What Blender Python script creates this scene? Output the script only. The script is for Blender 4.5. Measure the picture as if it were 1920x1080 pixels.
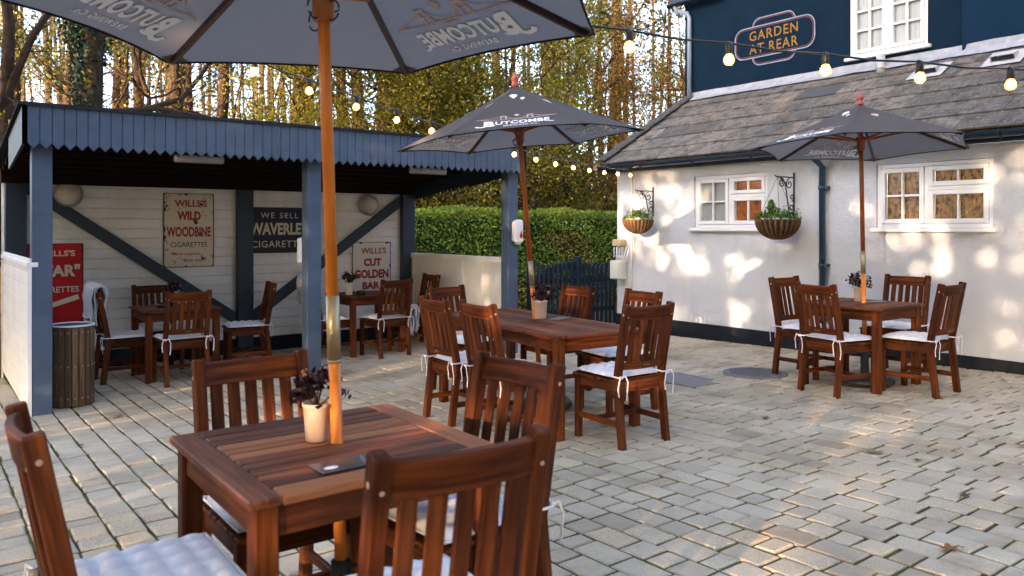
import bpy, math, random
import numpy as np
from mathutils import Vector, Matrix
random.seed(7); rng = np.random.default_rng(11)
R_ = math.radians
for o in list(bpy.data.objects): bpy.data.objects.remove(o)
SC = bpy.context.scene; COL = SC.collection

# ------------------------------------------------------------ camera, sky, sun, exposure
cd = bpy.data.cameras.new('camera'); CAM = bpy.data.objects.new('camera', cd); COL.objects.link(CAM); SC.camera = CAM
CAM.location = (0, 0, 1.45); CAM.rotation_euler = (R_(90), 0, -math.atan2(.6032, .7976))
cd.sensor_width = 36; cd.lens = 1467 / 1920 * 36; cd.shift_y = -(540 - 428) / 1920
cd.clip_start = .05; cd.clip_end = 2000
cd.dof.use_dof = True; cd.dof.focus_distance = 6.3; cd.dof.aperture_fstop = 3.6
SUN_D = Vector((.93, .352, -.152)).normalized()
w = bpy.data.worlds.new('World'); SC.world = w; w.use_nodes = True
nt = w.node_tree; bg = nt.nodes['Background']; sk = nt.nodes.new('ShaderNodeTexSky')
sk.sky_type = 'NISHITA'; sk.sun_disc = False; sk.sun_elevation = math.asin(-SUN_D.z)
sk.sun_rotation = math.atan2(-SUN_D.x, -SUN_D.y); sk.dust_density = 4.0; sk.air_density = .5; sk.ozone_density = 0.0
nt.links.new(sk.outputs[0], bg.inputs[0]); bg.inputs[1].default_value = .15
sl = bpy.data.lights.new('sun', 'SUN'); sl.energy = 2.0; sl.angle = R_(.5); sl.color = (1, .68, .42)
so = bpy.data.objects.new('sun', sl); COL.objects.link(so); so.rotation_euler = SUN_D.to_track_quat('-Z', 'Y').to_euler(); so.location = (-20, -10, 12)
SC.view_settings.view_transform = 'Standard'; SC.view_settings.look = 'None'
SC.view_settings.exposure = 3.72; SC.view_settings.gamma = 1.0
SC.cycles.use_denoising = True
SC.cycles.max_bounces = 6; SC.cycles.diffuse_bounces = 4; SC.cycles.transparent_max_bounces = 12

def gz(x, y):
    return -.025 * (y - 4) + .008 * (x - 4)
FW = np.array([.6032, .7976]); RT = np.array([.7976, -.6032])

# ------------------------------------------------------------ materials
def lin(c):
    return tuple(((v / 255) / 12.92 if v / 255 <= .04045 else ((v / 255 + .055) / 1.055) ** 2.4) for v in c) + (1,)
class M:
    """small wrapper round a node material"""
    def __init__(s, name, rough=.6, spec=.4):
        s.m = bpy.data.materials.new(name); s.m.use_nodes = True; s.t = s.m.node_tree
        s.p = s.t.nodes['Principled BSDF']; s.p.inputs['Roughness'].default_value = rough
        s.p.inputs['Specular IOR Level'].default_value = spec
    def n(s, typ, **kw):
        nd = s.t.nodes.new('ShaderNode' + typ)
        for k, v in kw.items():
            if hasattr(nd, k) and k not in nd.inputs: setattr(nd, k, v)
            else: nd.inputs[k].default_value = v
        return nd
    def l(s, a, b): s.t.links.new(a, b)
    def vec(s, src='gc', scale=(1, 1, 1)):
        if src == 'gc': a = s.n('Attribute', attribute_name='gc').outputs['Vector']
        elif src == 'pos': a = s.n('NewGeometry').outputs['Position']
        else: a = s.n('TexCoord').outputs['Object']
        mp = s.n('Mapping'); mp.inputs['Scale'].default_value = scale; s.l(a, mp.inputs['Vector']); return mp.outputs[0]
    def pt(s): return s.n('Attribute', attribute_name='pt').outputs['Fac']
    def noise(s, v, scale=5, detail=5, rough=.6):
        nd = s.n('TexNoise', Scale=scale, Detail=detail, Roughness=rough); s.l(v, nd.inputs['Vector']); return nd.outputs['Fac']
    def ramp(s, f, stops):
        r = s.n('ValToRGB'); cr = r.color_ramp
        while len(cr.elements) < len(stops): cr.elements.new(.5)
        for e, (p, c) in zip(cr.elements, stops): e.position = p; e.color = c if len(c) == 4 else tuple(c) + (1,)
        s.l(f, r.inputs[0]); return r.outputs[0]
    def mix(s, f, a, b, mode='MIX'):
        nd = s.n('Mix', data_type='RGBA', blend_type=mode)
        if isinstance(f, (int, float)): nd.inputs[0].default_value = f
        else: s.l(f, nd.inputs[0])
        for i, x in ((6, a), (7, b)):
            if isinstance(x, tuple): nd.inputs[i].default_value = x if len(x) == 4 else x + (1,)
            else: s.l(x, nd.inputs[i])
        return nd.outputs[2]
    def base(s, c):
        if isinstance(c, tuple): s.p.inputs['Base Color'].default_value = c if len(c) == 4 else c + (1,)
        else: s.l(c, s.p.inputs['Base Color'])
    def bump(s, h, strength=.3, dist=.01):
        b = s.n('Bump', Strength=strength, Distance=dist); s.l(h, b.inputs['Height']); s.l(b.outputs[0], s.p.inputs['Normal'])
    def rough(s, f): s.l(f, s.p.inputs['Roughness'])
def g(v): return (v, v, v, 1)

def m_wood(name, dark, mid, light, rough=.42, spec=.45, var=.75, pale=None):
    m = M(name, rough, spec); v = m.vec('gc', (2.2, 38, 38)); n1 = m.noise(v, 1.0, 6, .62)
    n2 = m.noise(m.vec('gc', (.9, 5, 5)), 1.0, 3)
    c = m.ramp(n1, [(.32, dark), (.5, mid), (.70, light)])
    c2 = m.mix(m.ramp(m.pt(), [(0, g(1 - var)), (1, g(1.0))]), m.mix(.55, c, (0.02, .006, .003), 'MIX'), c)
    if pale: c2 = m.mix(m.ramp(m.pt(), [(.0, g(.9)), (.28, g(0)), (.58, g(0)), (1, g(.95))]), c2, m.mix(m.ramp(m.pt(), [(.4, g(0)), (.6, g(1))]), m.mix(1.0, c2, (.42, .38, .40), 'MULTIPLY'), m.mix(.45, c2, pale)))
    c3 = m.mix(m.ramp(n2, [(.4, g(.0)), (.85, g(.30))]), c2, m.mix(.35, c2, (.26, .14, .09)), 'MIX')
    oi = m.n('ObjectInfo'); c3 = m.mix(m.ramp(oi.outputs['Random'], [(0, g(.0)), (1, g(1.0))]), m.mix(1.0, c3, (.62, .60, .62), 'MULTIPLY'), m.mix(1.0, c3, (1.22, 1.25, 1.3), 'MULTIPLY'))
    m.base(c3); m.bump(n1, .25, .003); m.rough(m.ramp(n2, [(.3, g(rough - .1)), (.7, g(rough + .2))])); return m.m
TEAK = m_wood('teak_varnish', (.030, .0062, .0014), (.098, .0225, .0042), (.19, .055, .012), .52, .10)
TEAK_T = m_wood('teak_table', (.050, .013, .005), (.145, .041, .015), (.26, .086, .034), .50, .16, .85, (.42, .165, .06))
POLEW = m_wood('varnished_pole', (.42, .115, .008), (.52, .155, .012), (.58, .20, .02), .3, .4, .15)
POLED = m_wood('red_varnished_pole', (.22, .045, .008), (.30, .068, .012), (.36, .09, .018), .32, .4, .3)
DARKW = m_wood('dark_rib_wood', (.03, .011, .006), (.06, .02, .01), (.10, .036, .016), .4, .4, .5)
BINW = m_wood('weathered_slat', (.06, .035, .02), (.14, .085, .045), (.22, .145, .085), .75, .2, .8)
BASKW = m_wood('basket_slat', (.06, .03, .013), (.125, .066, .028), (.20, .11, .05), .7, .2, .7)
BARKW = m_wood('brown_post_wood', (.05, .025, .014), (.10, .05, .028), (.15, .08, .045), .7, .2, .6)

def m_paint(name, c, rough=.5, var=.12, bump=.08, scale=6, dirt=None, chips=None):
    m = M(name, rough, .4 if rough < .6 else .06); n = m.noise(m.vec('pos'), scale, 6, .65)
    n2 = m.noise(m.vec('gc', (1, 30, 30)), 1.3, 4)
    d = tuple(x * (1 - var) for x in c[:3]) + (1,); b = tuple(min(1, x * (1 + var)) for x in c[:3]) + (1,)
    col = m.ramp(n, [(.3, d), (.7, b)])
    col = m.mix(m.ramp(m.pt(), [(0, g(.0)), (1, g(.22))]), col, d)
    if dirt: col = m.mix(m.ramp(m.noise(m.vec('pos', (1, 1, .5)), 2.3, 7, .7), [(.5, g(0)), (.78, g(.55))]), col, dirt)
    if chips: col = m.mix(m.ramp(m.noise(m.vec('pos', (1.5, 1.5, .6)), 16, 7, .78), [(.66, g(0)), (.70, g(.7))]), col, chips)
    m.base(col); m.bump(n2, bump, .004); return m.m
BLUE = m_paint('blue_timber_paint', (.052, .084, .146), .5, .18, .25, 6, None, (.16, .17, .19))
BLUED = m_paint('deep_blue_post_paint', (.012, .026, .048), .5)
NAVY = m_paint('navy_wall_paint', (.0045, .016, .035), .8, .16, .15, 3)
NAVY2 = m_paint('navy_wall_wing_lighter', (.0055, .021, .050), .8, .1, .15, 3)  # lighter copy of the navy wall colour, used on the wing
GUTT = m_paint('dark_blue_gutter', (.008, .02, .04), .3, .1, .02)
PIPEB = m_paint('blue_downpipe', (.02, .055, .11), .35, .1, .02)
BLACKP = m_paint('black_plinth_paint', (.012, .016, .024), .6, .3, .3, 9, (.06, .055, .04))
WHITEB = m_paint('white_boards', (.72, .72, .75), .5, .05, .1, 4, (.40, .37, .33))
WHITEP = m_paint('white_gloss', (.70, .72, .76), .35, .03, .03)
BROWNC = m_paint('dark_stained_ceiling', (.012, .007, .005), .7, .3, .2)
GREYP = m_paint('grey_plastic', (.55, .57, .55), .5, .05, .02)
BEIGE = m_paint('beige_plastic', (.55, .42, .26), .5, .1, .02)
PALEB = m_paint('pale_blue_pipe', (.22, .28, .38), .5, .1, .02)
VENTG = m_paint('vent_grey', (.42, .42, .46), .6, .1, .1)
LEAD = m_paint('lead_flashing', (.30, .32, .38), .5, .25, .3, 9)
IRON = m_paint('black_iron', (.010, .011, .014), .4, .2, .1)
OLIVE = m_paint('olive_fence_stain', (.10, .095, .035), .7, .3, .3)
GATEB = m_paint('navy_picket_paint', (.006, .015, .032), .5, .2, .1)
def m_wallwhite():
    m = M('white_render', .75, .25); p = m.vec('pos')
    n = m.noise(p, 2.0, 6, .7); f = m.noise(p, 55, 4, .6); b = m.noise(m.vec('pos', (1, 1, 1)), 9, 4)
    c = m.ramp(n, [(.3, (.45, .48, .54, 1)), (.65, (.51, .545, .61, 1))])
    s = m.n('SeparateXYZ'); m.l(p, s.inputs[0])
    st = m.noise(m.vec('pos', (3, 6, .5)), 1.6, 5)
    c = m.mix(m.ramp(st, [(.54, g(0)), (.78, g(.38))]), c, (.42, .43, .44))
    m.base(c); ad = m.n('Math', operation='MULTIPLY_ADD'); m.l(b, ad.inputs[0]); ad.inputs[1].default_value = 1.4; m.l(f, ad.inputs[2])
    m.bump(ad.outputs[0], .5, .014); return m.m
RENDER = m_wallwhite()
def m_slate():
    m = M('stone_slate', .8, .25); p = m.vec('pos'); n = m.noise(p, 7, 8, .72); n2 = m.noise(p, 26, 5, .7); n3 = m.noise(p, 2.2, 5)
    c = m.ramp(m.pt(), [(0, (.082, .075, .072, 1)), (.5, (.13, .118, .11, 1)), (1, (.18, .155, .135, 1))])
    c = m.mix(m.ramp(n, [(.44, g(0)), (.58, g(.92))]), c, (.055, .054, .052))
    c = m.mix(m.ramp(n2, [(.56, g(0)), (.70, g(.7))]), c, (.32, .31, .295))
    c = m.mix(m.ramp(n3, [(.55, g(0)), (.75, g(.5))]), c, (.22, .15, .09))
    m.base(c); m.bump(n, .35, .010); return m.m
SLATE = m_slate(); SLATE_N = m_paint('new_slate', (.075, .08, .09), .6, .1, .1); HIPT = m_paint('hip_tile', (.075, .075, .08), .75, .35, .3, 12)
def m_paver():
    m = M('paving_block', .85, .2); p = m.vec('pos'); f = m.noise(p, 120, 4, .7); n = m.noise(p, 14, 6, .7); big = m.noise(p, .9, 5, .6)
    c = m.ramp(m.pt(), [(0, (.27, .22, .155, 1)), (.35, (.38, .32, .228, 1)), (.7, (.45, .385, .278, 1)), (1, (.50, .38, .235, 1))])
    c = m.mix(m.ramp(f, [(.38, g(.75)), (.55, g(0))]), c, (.22, .195, .155))
    c = m.mix(m.ramp(f, [(.62, g(0)), (.75, g(.5))]), c, (.56, .52, .45))
    c = m.mix(m.ramp(n, [(.5, g(0)), (.75, g(.5))]), c, (.27, .245, .19))
    c = m.mix(m.ramp(big, [(.40, g(.0)), (.66, g(.62))]), c, (.54, .485, .395))
    c = m.mix(m.ramp(m.noise(p, 1.7, 6, .65), [(.54, g(0)), (.70, g(.6))]), c, (.20, .175, .125))
    c = m.mix(m.ramp(m.noise(p, 5, 7, .75), [(.58, g(0)), (.72, g(.3))]), c, (.16, .16, .08))
    m.base(c); m.bump(n, .5, .006); return m.m
PAVER = m_paver()
def m_ground():
    m = M('joint_soil_and_moss', .95, .1); p = m.vec('pos'); n = m.noise(p, 1.5, 6, .7); n2 = m.noise(p, 30, 5, .7); n3 = m.noise(p, 4.5, 6, .7)
    c = m.ramp(n2, [(.3, (.028, .024, .016, 1)), (.7, (.08, .068, .046, 1))])
    moss = m.ramp(n2, [(.3, (.05, .058, .012, 1)), (.7, (.13, .145, .035, 1))])
    c1 = m.mix(m.ramp(n3, [(.44, g(0)), (.60, g(1))]), c, moss)
    litter = m.ramp(n2, [(.25, (.03, .018, .009, 1)), (.5, (.09, .05, .02, 1)), (.75, (.19, .11, .045, 1))])
    s = m.n('SeparateXYZ'); m.l(p, s.inputs[0]); gt = m.n('Math', operation='GREATER_THAN'); gt.inputs[1].default_value = 10.4; m.l(s.outputs[1], gt.inputs[0])
    m.base(m.mix(gt.outputs[0], c1, litter)); m.bump(n2, .8, .01); return m.m
GROUND = m_ground()
def m_fabric(name, c, tr=.22, rough=.85, fade=(.12, .13, .15)):
    m = M(name, rough, .15); p = m.vec('gc'); n = m.noise(p, 3.0, 5, .6); wv = m.noise(m.vec('gc', (220, 220, 220)), 1, 2)
    col = m.mix(m.ramp(n, [(.35, g(0)), (.8, g(.4))]), c, fade); m.base(col); fo = m.noise(m.vec('gc', (1, 1, .3)), 7.0, 4, .55); ad = m.n('Math', operation='MULTIPLY_ADD'); m.l(fo, ad.inputs[0]); ad.inputs[1].default_value = 6.0; m.l(wv, ad.inputs[2]); m.bump(ad.outputs[0], .22, .006)
    t = m.n('BsdfTranslucent'); t.inputs[0].default_value = tuple(min(1, x * 1.6) for x in c[:3]) + (1,)
    mx = m.n('MixShader'); mx.inputs[0].default_value = tr; m.l(m.p.outputs[0], mx.inputs[1]); m.l(t.outputs[0], mx.inputs[2])
    m.l(mx.outputs[0], m.t.nodes['Material Output'].inputs[0]); return m.m
CANOPY = m_fabric('slate_blue_canvas', (.118, .111, .112), .42, .85, (.162, .153, .155))
HEM = m_paint('black_hem', (.012, .012, .015), .8)
PRINTW = m_fabric('white_print', (.86, .88, .94), .03, .7, (.84, .86, .92)); PRINTP = m_fabric('pink_print', (.60, .44, .38), .1, .7, (.45, .33, .28))
def m_cloth(name, c, c2, sc=40):
    m = M(name, .9, .1); n = m.noise(m.vec('gc'), sc, 5, .7); n2 = m.noise(m.vec('gc'), 320, 2)
    m.base(m.ramp(n, [(.35, c2), (.65, c)])); m.bump(n2, .2, .002); m.p.inputs['Sheen Weight'].default_value = .2; return m.m
CUSH = m_cloth('pale_cushion_cotton', (.70, .71, .76, 1), (.62, .63, .70, 1), 25); TIE = m_cloth('cotton_tape', (.72, .71, .76, 1), (.62, .62, .68, 1))
BLANK = m_cloth('grey_fleece', (.55, .57, .60, 1), (.36, .38, .41, 1), 60)
def m_leaf(name, stops, tr=.45, rough=.55):
    m = M(name, rough, .3); a = m.n('Attribute', attribute_name='gc').outputs['Vector']; s = m.n('SeparateXYZ'); m.l(a, s.inputs[0])
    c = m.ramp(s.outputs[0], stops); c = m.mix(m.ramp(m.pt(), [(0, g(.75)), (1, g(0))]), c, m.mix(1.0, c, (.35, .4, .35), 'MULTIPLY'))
    m.base(c); t = m.n('BsdfTranslucent'); m.l(m.mix(1.0, c, (1.5, 1.4, .9), 'MULTIPLY'), t.inputs[0])
    mx = m.n('MixShader'); mx.inputs[0].default_value = tr; m.l(m.p.outputs[0], mx.inputs[1]); m.l(t.outputs[0], mx.inputs[2])
    m.l(mx.outputs[0], m.t.nodes['Material Output'].inputs[0]); return m.m
L_YEL = m_leaf('autumn_yellow_leaf', [(0, (.07, .085, .012, 1)), (.4, (.19, .18, .020, 1)), (.75, (.38, .30, .025, 1)), (1, (.50, .25, .02, 1))]) if 1 else m_leaf('x', [(0, (0.0875, 0.09625, 0.014, 1)), (.35, (0.2625, 0.21, 0.021, 1)), (.7, (0.5775, 0.3675, 0.02625, 1)), (1, (0.595, 0.2275, 0.021, 1))])
L_OLI = m_leaf('olive_leaf', [(0, (0.057, 0.076, 0.0152, 1)), (.5, (0.1615, 0.1615, 0.0247, 1)), (.85, (0.361, 0.285, 0.0342, 1)), (1, (0.57, 0.361, 0.038, 1))])
L_ORA = m_leaf('rust_leaf', [(0, (0.096, 0.048, 0.016, 1)), (.45, (0.256, 0.12, 0.0256, 1)), (.8, (0.448, 0.208, 0.04, 1)), (1, (0.192, 0.176, 0.032, 1))])
L_PIN = m_leaf('pine_needles', [(0, (0.0192, 0.0352, 0.0128, 1)), (.6, (0.056, 0.08, 0.0224, 1)), (1, (0.144, 0.128, 0.032, 1))], .25)
L_IVY = m_leaf('ivy_leaf', [(0, (0.0072, 0.0216, 0.012, 1)), (.7, (0.0168, 0.0504, 0.0264, 1)), (1, (0.036, 0.072, 0.036, 1))], .15, .4)
L_HED = m_leaf('hedge_leaf', [(0, (.085, .15, .012, 1)), (.45, (.19, .31, .024, 1)), (.8, (.34, .42, .04, 1)), (.86, (.42, .42, .05, 1)), (.9, (.16, .09, .03, 1)), (1, (.26, .15, .04, 1))], .22, .4)
L_BAS = m_leaf('basket_leaf', [(0, (0.0325, 0.091, 0.0156, 1)), (.6, (0.078, 0.195, 0.026, 1)), (1, (0.286, 0.364, 0.039, 1))], .3, .45)
L_PUR = m_leaf('purple_leaf', [(0, (.010, .004, .008, 1)), (.7, (.03, .009, .02, 1)), (.92, (.07, .014, .02, 1)), (1, (.45, .20, .08, 1))], .2, .4)  # last stop puts orange highlights into the colour of a few leaves
DEADL = m_leaf('dead_leaf', [(0, (.16, .07, .03, 1)), (.5, (.26, .11, .04, 1)), (1, (.33, .25, .17, 1))], .1, .8)
def m_bark(name, a, b, c):
    m = M(name, .9, .15); n = m.noise(m.vec('gc', (3, 14, 14)), 1.5, 7, .7)
    m.base(m.ramp(n, [(.3, a), (.55, b), (.8, c)])); m.bump(n, .9, .04); return m.m
BARK = m_bark('pine_bark', (.015, .009, .006, 1), (.045, .026, .017, 1), (.10, .055, .032, 1)); BARKD = m_bark('dark_bark', (.018, .012, .008, 1), (.055, .036, .023, 1), (.11, .075, .046, 1))
BARKL = m_bark('pale_bark', (.05, .034, .02, 1), (.11, .078, .045, 1), (.18, .135, .085, 1))
def m_plain(name, c, rough=.6, metal=0, spec=.4):
    m = M(name, rough, spec); n = m.noise(m.vec('gc'), 14, 5)
    m.base(m.ramp(n, [(.3, tuple(x * .85 for x in c[:3]) + (1,)), (.7, tuple(min(1, x * 1.12) for x in c[:3]) + (1,))])); m.p.inputs['Metallic'].default_value = metal; return m.m
BRASS = m_plain('dull_brass', (.36, .30, .19), .45, .7); STEELD = m_plain('dark_steel', (.03, .033, .04), .5, .3)
FINIAL = m_plain('red_finial_paint', (.36, .085, .07), .5); POT = m_plain('pinkish_pot', (.62, .47, .38), .6); POTW = m_plain('cream_pot', (.66, .60, .52), .6)
BLACK = m_plain('black_plastic', (.012, .012, .014), .4); PLUG = m_plain('wood_plug', (.42, .28, .19), .6); PLAQ = m_plain('brass_plaque', (.16, .085, .02), .4, .5)
CARD = m_plain('dark_card', (.028, .035, .06), .28, 0, .5); CARDG = m_plain('grey_card', (.14, .16, .20), .3); OCHRE = m_plain('ochre_lettering', (.24, .13, .03), .8, 0, .1); WHITEL = m_plain('white_lettering', (.75, .75, .72), .5)
SIGNBL = m_plain('pale_blue_line', (.22, .26, .36), .8, 0, .1); SIGNRD = m_plain('maroon_line', (.16, .03, .05), .6)
REDL = m_plain('crimson_lettering', (.30, .012, .018), .45); DARKL = m_plain('dark_lettering', (.03, .018, .018), .5); CREAML = m_plain('cream_lettering', (.55, .50, .40), .5)
MANH = m_plain('cast_iron_cover', (.15, .15, .16), .8); CONC = m_plain('grey_cover', (.20, .19, .185), .8); BAGD = m_plain('bin_liner', (.03, .035, .05), .3)
TUBEL = m_plain('batten_diffuser', (.17, .15, .13), .7); RED = m_plain('red_drop', (.45, .02, .03), .4)
def m_enamel(name, c, rust=(.035, .014, .008), amt=.64):
    m = M(name, .45, .2); n = m.noise(m.vec('gc'), 9, 6, .7); n2 = m.noise(m.vec('gc'), 4, 3)
    col = m.mix(m.ramp(n2, [(.4, g(0)), (.8, g(.25))]), c, tuple(x * .6 for x in c[:3]) + (1,))
    col = m.mix(m.ramp(n, [(amt, g(0)), (amt + .03, g(1))]), col, rust); m.base(col); return m.m
EN_C = m_enamel('cream_enamel', (.60, .55, .46, 1), (.035, .014, .008), .60); EN_R = m_enamel('red_enamel', (.42, .008, .012, 1), (.05, .01, .008), .72); EN_N = m_enamel('navy_enamel', (.012, .014, .04, 1), (.03, .015, .015), .6); EN_W = m_enamel('pale_enamel', (.62, .60, .58, 1), (.05, .03, .02), .70)
RUST = m_plain('rusted_edge', (.045, .02, .012), .8)
def m_glow(name, c, e):
    m = M(name, .2); m.base(c + (1,)); m.p.inputs['Emission Color'].default_value = c + (1,); m.p.inputs['Emission Strength'].default_value = e; return m.m
FILA = m_glow('hot_filament', (1, .84, .62), 9.0)
def m_bulb():
    m = M('amber_bulb_glass', .1); m.base((1, .55, .2)); m.p.inputs['Emission Color'].default_value = (1, .36, .08, 1); m.p.inputs['Emission Strength'].default_value = .10
    t = m.n('BsdfTransparent'); t.inputs[0].default_value = (1, .8, .5, 1); mx = m.n('MixShader'); mx.inputs[0].default_value = .6
    m.l(m.p.outputs[0], mx.inputs[1]); m.l(t.outputs[0], mx.inputs[2]); m.l(mx.outputs[0], m.t.nodes['Material Output'].inputs[0]); return m.m
BULB = m_bulb()
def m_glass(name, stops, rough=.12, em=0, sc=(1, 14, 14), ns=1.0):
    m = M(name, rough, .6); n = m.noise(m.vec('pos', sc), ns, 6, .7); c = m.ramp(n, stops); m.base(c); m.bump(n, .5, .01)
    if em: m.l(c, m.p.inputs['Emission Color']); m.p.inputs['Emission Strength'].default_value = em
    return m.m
G_AMB = m_glass('amber_painted_glow_glass', [(.36, (.006, .003, .001, 1)), (.46, (.05, .024, .007, 1)), (.56, (.105, .052, .014, 1)), (.64, (.09, .045, .012, 1)), (.70, (.45, .25, .08, 1))], .15, .12, (1, 22, 12), 1.2)  # foliage reflections, sparkles and room glow painted into pane colour and emission
G_ORA = m_glass('orange_painted_glow_glass', [(.3, (.03, .008, .002, 1)), (.55, (.11, .032, .005, 1)), (.72, (.14, .045, .009, 1)), (.82, (.5, .2, .06, 1))], .18, .13)  # warm room glow painted into the pane colour and emission
G_GRY = m_glass('obscured_grey_glass', [(.3, (.22, .24, .24, 1)), (.7, (.36, .39, .38, 1))], .3, 0, (1, 2, 2))
G_NET = m_glass('net_curtain_glass', [(.3, (.20, .22, .23, 1)), (.7, (.33, .36, .37, 1))], .08, 0, (1, 26, 1.5))
LAMPG = m_plain('frosted_lamp', (.50, .47, .43), .25)

# ------------------------------------------------------------ mesh helpers
class MB:
    def __init__(s): s.v = []; s.f = []; s.gc = []; s.pt = []; s.mi = []; s.sm = []
    def add(s, vs, fs, gc=None, mi=0, smooth=False, pt=None):
        b = len(s.v); s.v += [tuple(x) for x in vs]
        off = (random.random() * 40, random.random() * 40, random.random() * 40)
        s.gc += [tuple(a + o for a, o in zip(x, off)) for x in (gc if gc is not None else vs)]
        s.pt += [random.random() if pt is None else pt] * len(vs)
        for f in fs: s.f.append(tuple(i + b for i in f)); s.mi.append(mi); s.sm.append(smooth)
        return s
    def sweep(s, pts, w, h, up=(0, 0, 1), ch=.003, mi=0, pt=None, smooth=False):
        """chamfered rectangular section swept along pts; w across, h along up"""
        P = [Vector(p) for p in pts]; n = len(P); ch = min(ch, w * .45, h * .45); ws = w if isinstance(w, list) else [w] * n
        def prof(c, k): 
            a, b = ws[k] / 2 - c, h / 2 - c; e = ch
            return [(a - e, -b), (a, -b + e), (a, b - e), (a - e, b), (-a + e, b), (-a, b - e), (-a, -b + e), (-a + e, -b)]
        rings = []; gcs = []; d = 0; U0 = Vector(up)
        for i in range(n):
            t = (P[min(i + 1, n - 1)] - P[max(i - 1, 0)]).normalized(); S = t.cross(U0)
            if S.length < 1e-4: S = t.cross(Vector((0, 1, 0)))
            S.normalize(); U = S.cross(t).normalized()
            if i: d += (P[i] - P[i - 1]).length
            for k in ([(-1, ch), (0, 0)] if i == 0 else [(0, 0), (1, ch)] if i == n - 1 else [(0, 0)]):
                o = t * (ch if (i == 0 and k[0] == 0) else -ch if (i == n - 1 and k[0] == 0) else 0)
                pr = prof(k[1], i); rings.append([P[i] + o + S * x + U * y for x, y in pr]); gcs.append([(d, x, y) for x, y in pr])
        vs = [v for r in rings for v in r]; gc = [x for r in gcs for x in r]; fs = []
        for r in range(len(rings) - 1):
            for j in range(8): fs.append((r * 8 + j, r * 8 + (j + 1) % 8, r * 8 + 8 + (j + 1) % 8, r * 8 + 8 + j))
        fs.append(tuple(range(7, -1, -1))); fs.append(tuple(range(len(vs) - 8, len(vs))))
        return s.add(vs, fs, gc, mi, smooth, pt)
    def beam(s, a, b, w, h, up=(0, 0, 1), ch=.003, mi=0, pt=None): return s.sweep([a, b], w, h, up, ch, mi, pt)
    def box(s, lo, hi, ch=.003, mi=0, pt=None):
        d = [hi[i] - lo[i] for i in range(3)]; c = [(hi[i] + lo[i]) / 2 for i in range(3)]; k = d.index(max(d))
        a = list(c); b = list(c); a[k] = lo[k]; b[k] = hi[k]
        if k == 2: return s.beam(a, b, d[0], d[1], (0, 1, 0), ch, mi, pt)
        if k == 0: return s.beam(a, b, d[1], d[2], (0, 0, 1), ch, mi, pt)
        return s.beam(a, b, d[0], d[2], (0, 0, 1), ch, mi, pt)
    def tube(s, pts, r, n=8, mi=0, caps=True, pt=None, closed=False):
        P = [Vector(p) for p in pts]; N = len(P); rs = r if isinstance(r, (list, tuple)) else [r] * N
        t0 = (P[1] - P[0]).normalized(); A = t0.orthogonal().normalized(); vs = []; gc = []; d = 0
        for i in range(N):
            if closed: t = (P[(i + 1) % N] - P[i - 1]).normalized()
            else: t = (P[min(i + 1, N - 1)] - P[max(i - 1, 0)]).normalized()
            A = (A - t * A.dot(t)).normalized(); B = t.cross(A)
            if i: d += (P[i] - P[i - 1]).length
            for j in range(n):
                an = 2 * math.pi * j / n; x, y = math.cos(an) * rs[i], math.sin(an) * rs[i]
                vs.append(P[i] + A * x + B * y); gc.append((d, x, y))
        fs = []
        for i in range(N if closed else N - 1):
            i2 = (i + 1) % N
            for j in range(n): fs.append((i * n + j, i * n + (j + 1) % n, i2 * n + (j + 1) % n, i2 * n + j))
        s.add(vs, fs, gc, mi, True, pt)
        if caps and not closed:
            b = len(s.v) - N * n
            s.f.append(tuple(b + j for j in range(n - 1, -1, -1))); s.mi.append(mi); s.sm.append(False)
            s.f.append(tuple(b + (N - 1) * n + j for j in range(n))); s.mi.append(mi); s.sm.append(False)
        return s
    def lathe(s, prof, n=20, c=(0, 0, 0), mi=0, pt=None, smooth=True, axis=None):
        vs = []; fs = []
        for r, z in prof:
            for j in range(n): an = 2 * math.pi * j / n; vs.append(Vector((math.cos(an) * r, math.sin(an) * r, z)))
        if axis is not None: q = Vector((0, 0, 1)).rotation_difference(Vector(axis)); vs = [q @ v for v in vs]
        vs = [v + Vector(c) for v in vs]
        for i in range(len(prof) - 1):
            for j in range(n): fs.append((i * n + j, i * n + (j + 1) % n, (i + 1) * n + (j + 1) % n, (i + 1) * n + j))
        return s.add(vs, fs, None, mi, smooth, pt)
    def build(s, name, mats, parent=None, loc=(0, 0, 0), rz=0):
        me = bpy.data.meshes.new(name); me.from_pydata(s.v, [], s.f)
        for m in (mats if isinstance(mats, (list, tuple)) else [mats]): me.materials.append(m)
        me.polygons.foreach_set('material_index', s.mi); me.polygons.foreach_set('use_smooth', s.sm)
        a = me.attributes.new('gc', 'FLOAT_VECTOR', 'POINT'); a.data.foreach_set('vector', np.array(s.gc, np.float32).ravel())
        a = me.attributes.new('pt', 'FLOAT', 'POINT'); a.data.foreach_set('value', np.array(s.pt, np.float32)); me.update()
        return link(name, me, parent, loc, rz)
def link(name, me, parent=None, loc=(0, 0, 0), rz=0):
    o = bpy.data.objects.new(name, me); COL.objects.link(o); o.location = loc; o.rotation_euler = (0, 0, rz)
    if parent is not None: o.parent = parent
    return o
def tag(o, label=None, cat=None, group=None, kind=None):
    if label: o['label'] = label
    if cat: o['category'] = cat
    if group: o['group'] = group
    if kind: o['kind'] = kind
    return o
def thing(name, label, cat, loc=(0, 0, 0), rz=0, group=None):
    return tag(link(name, None, None, loc, rz), label, cat, group)
def copy_tree(o, parent=None):
    c = o.copy(); COL.objects.link(c)
    if parent is not None: c.parent = parent
    for ch in list(o.children): copy_tree(ch, c)
    return c
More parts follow.
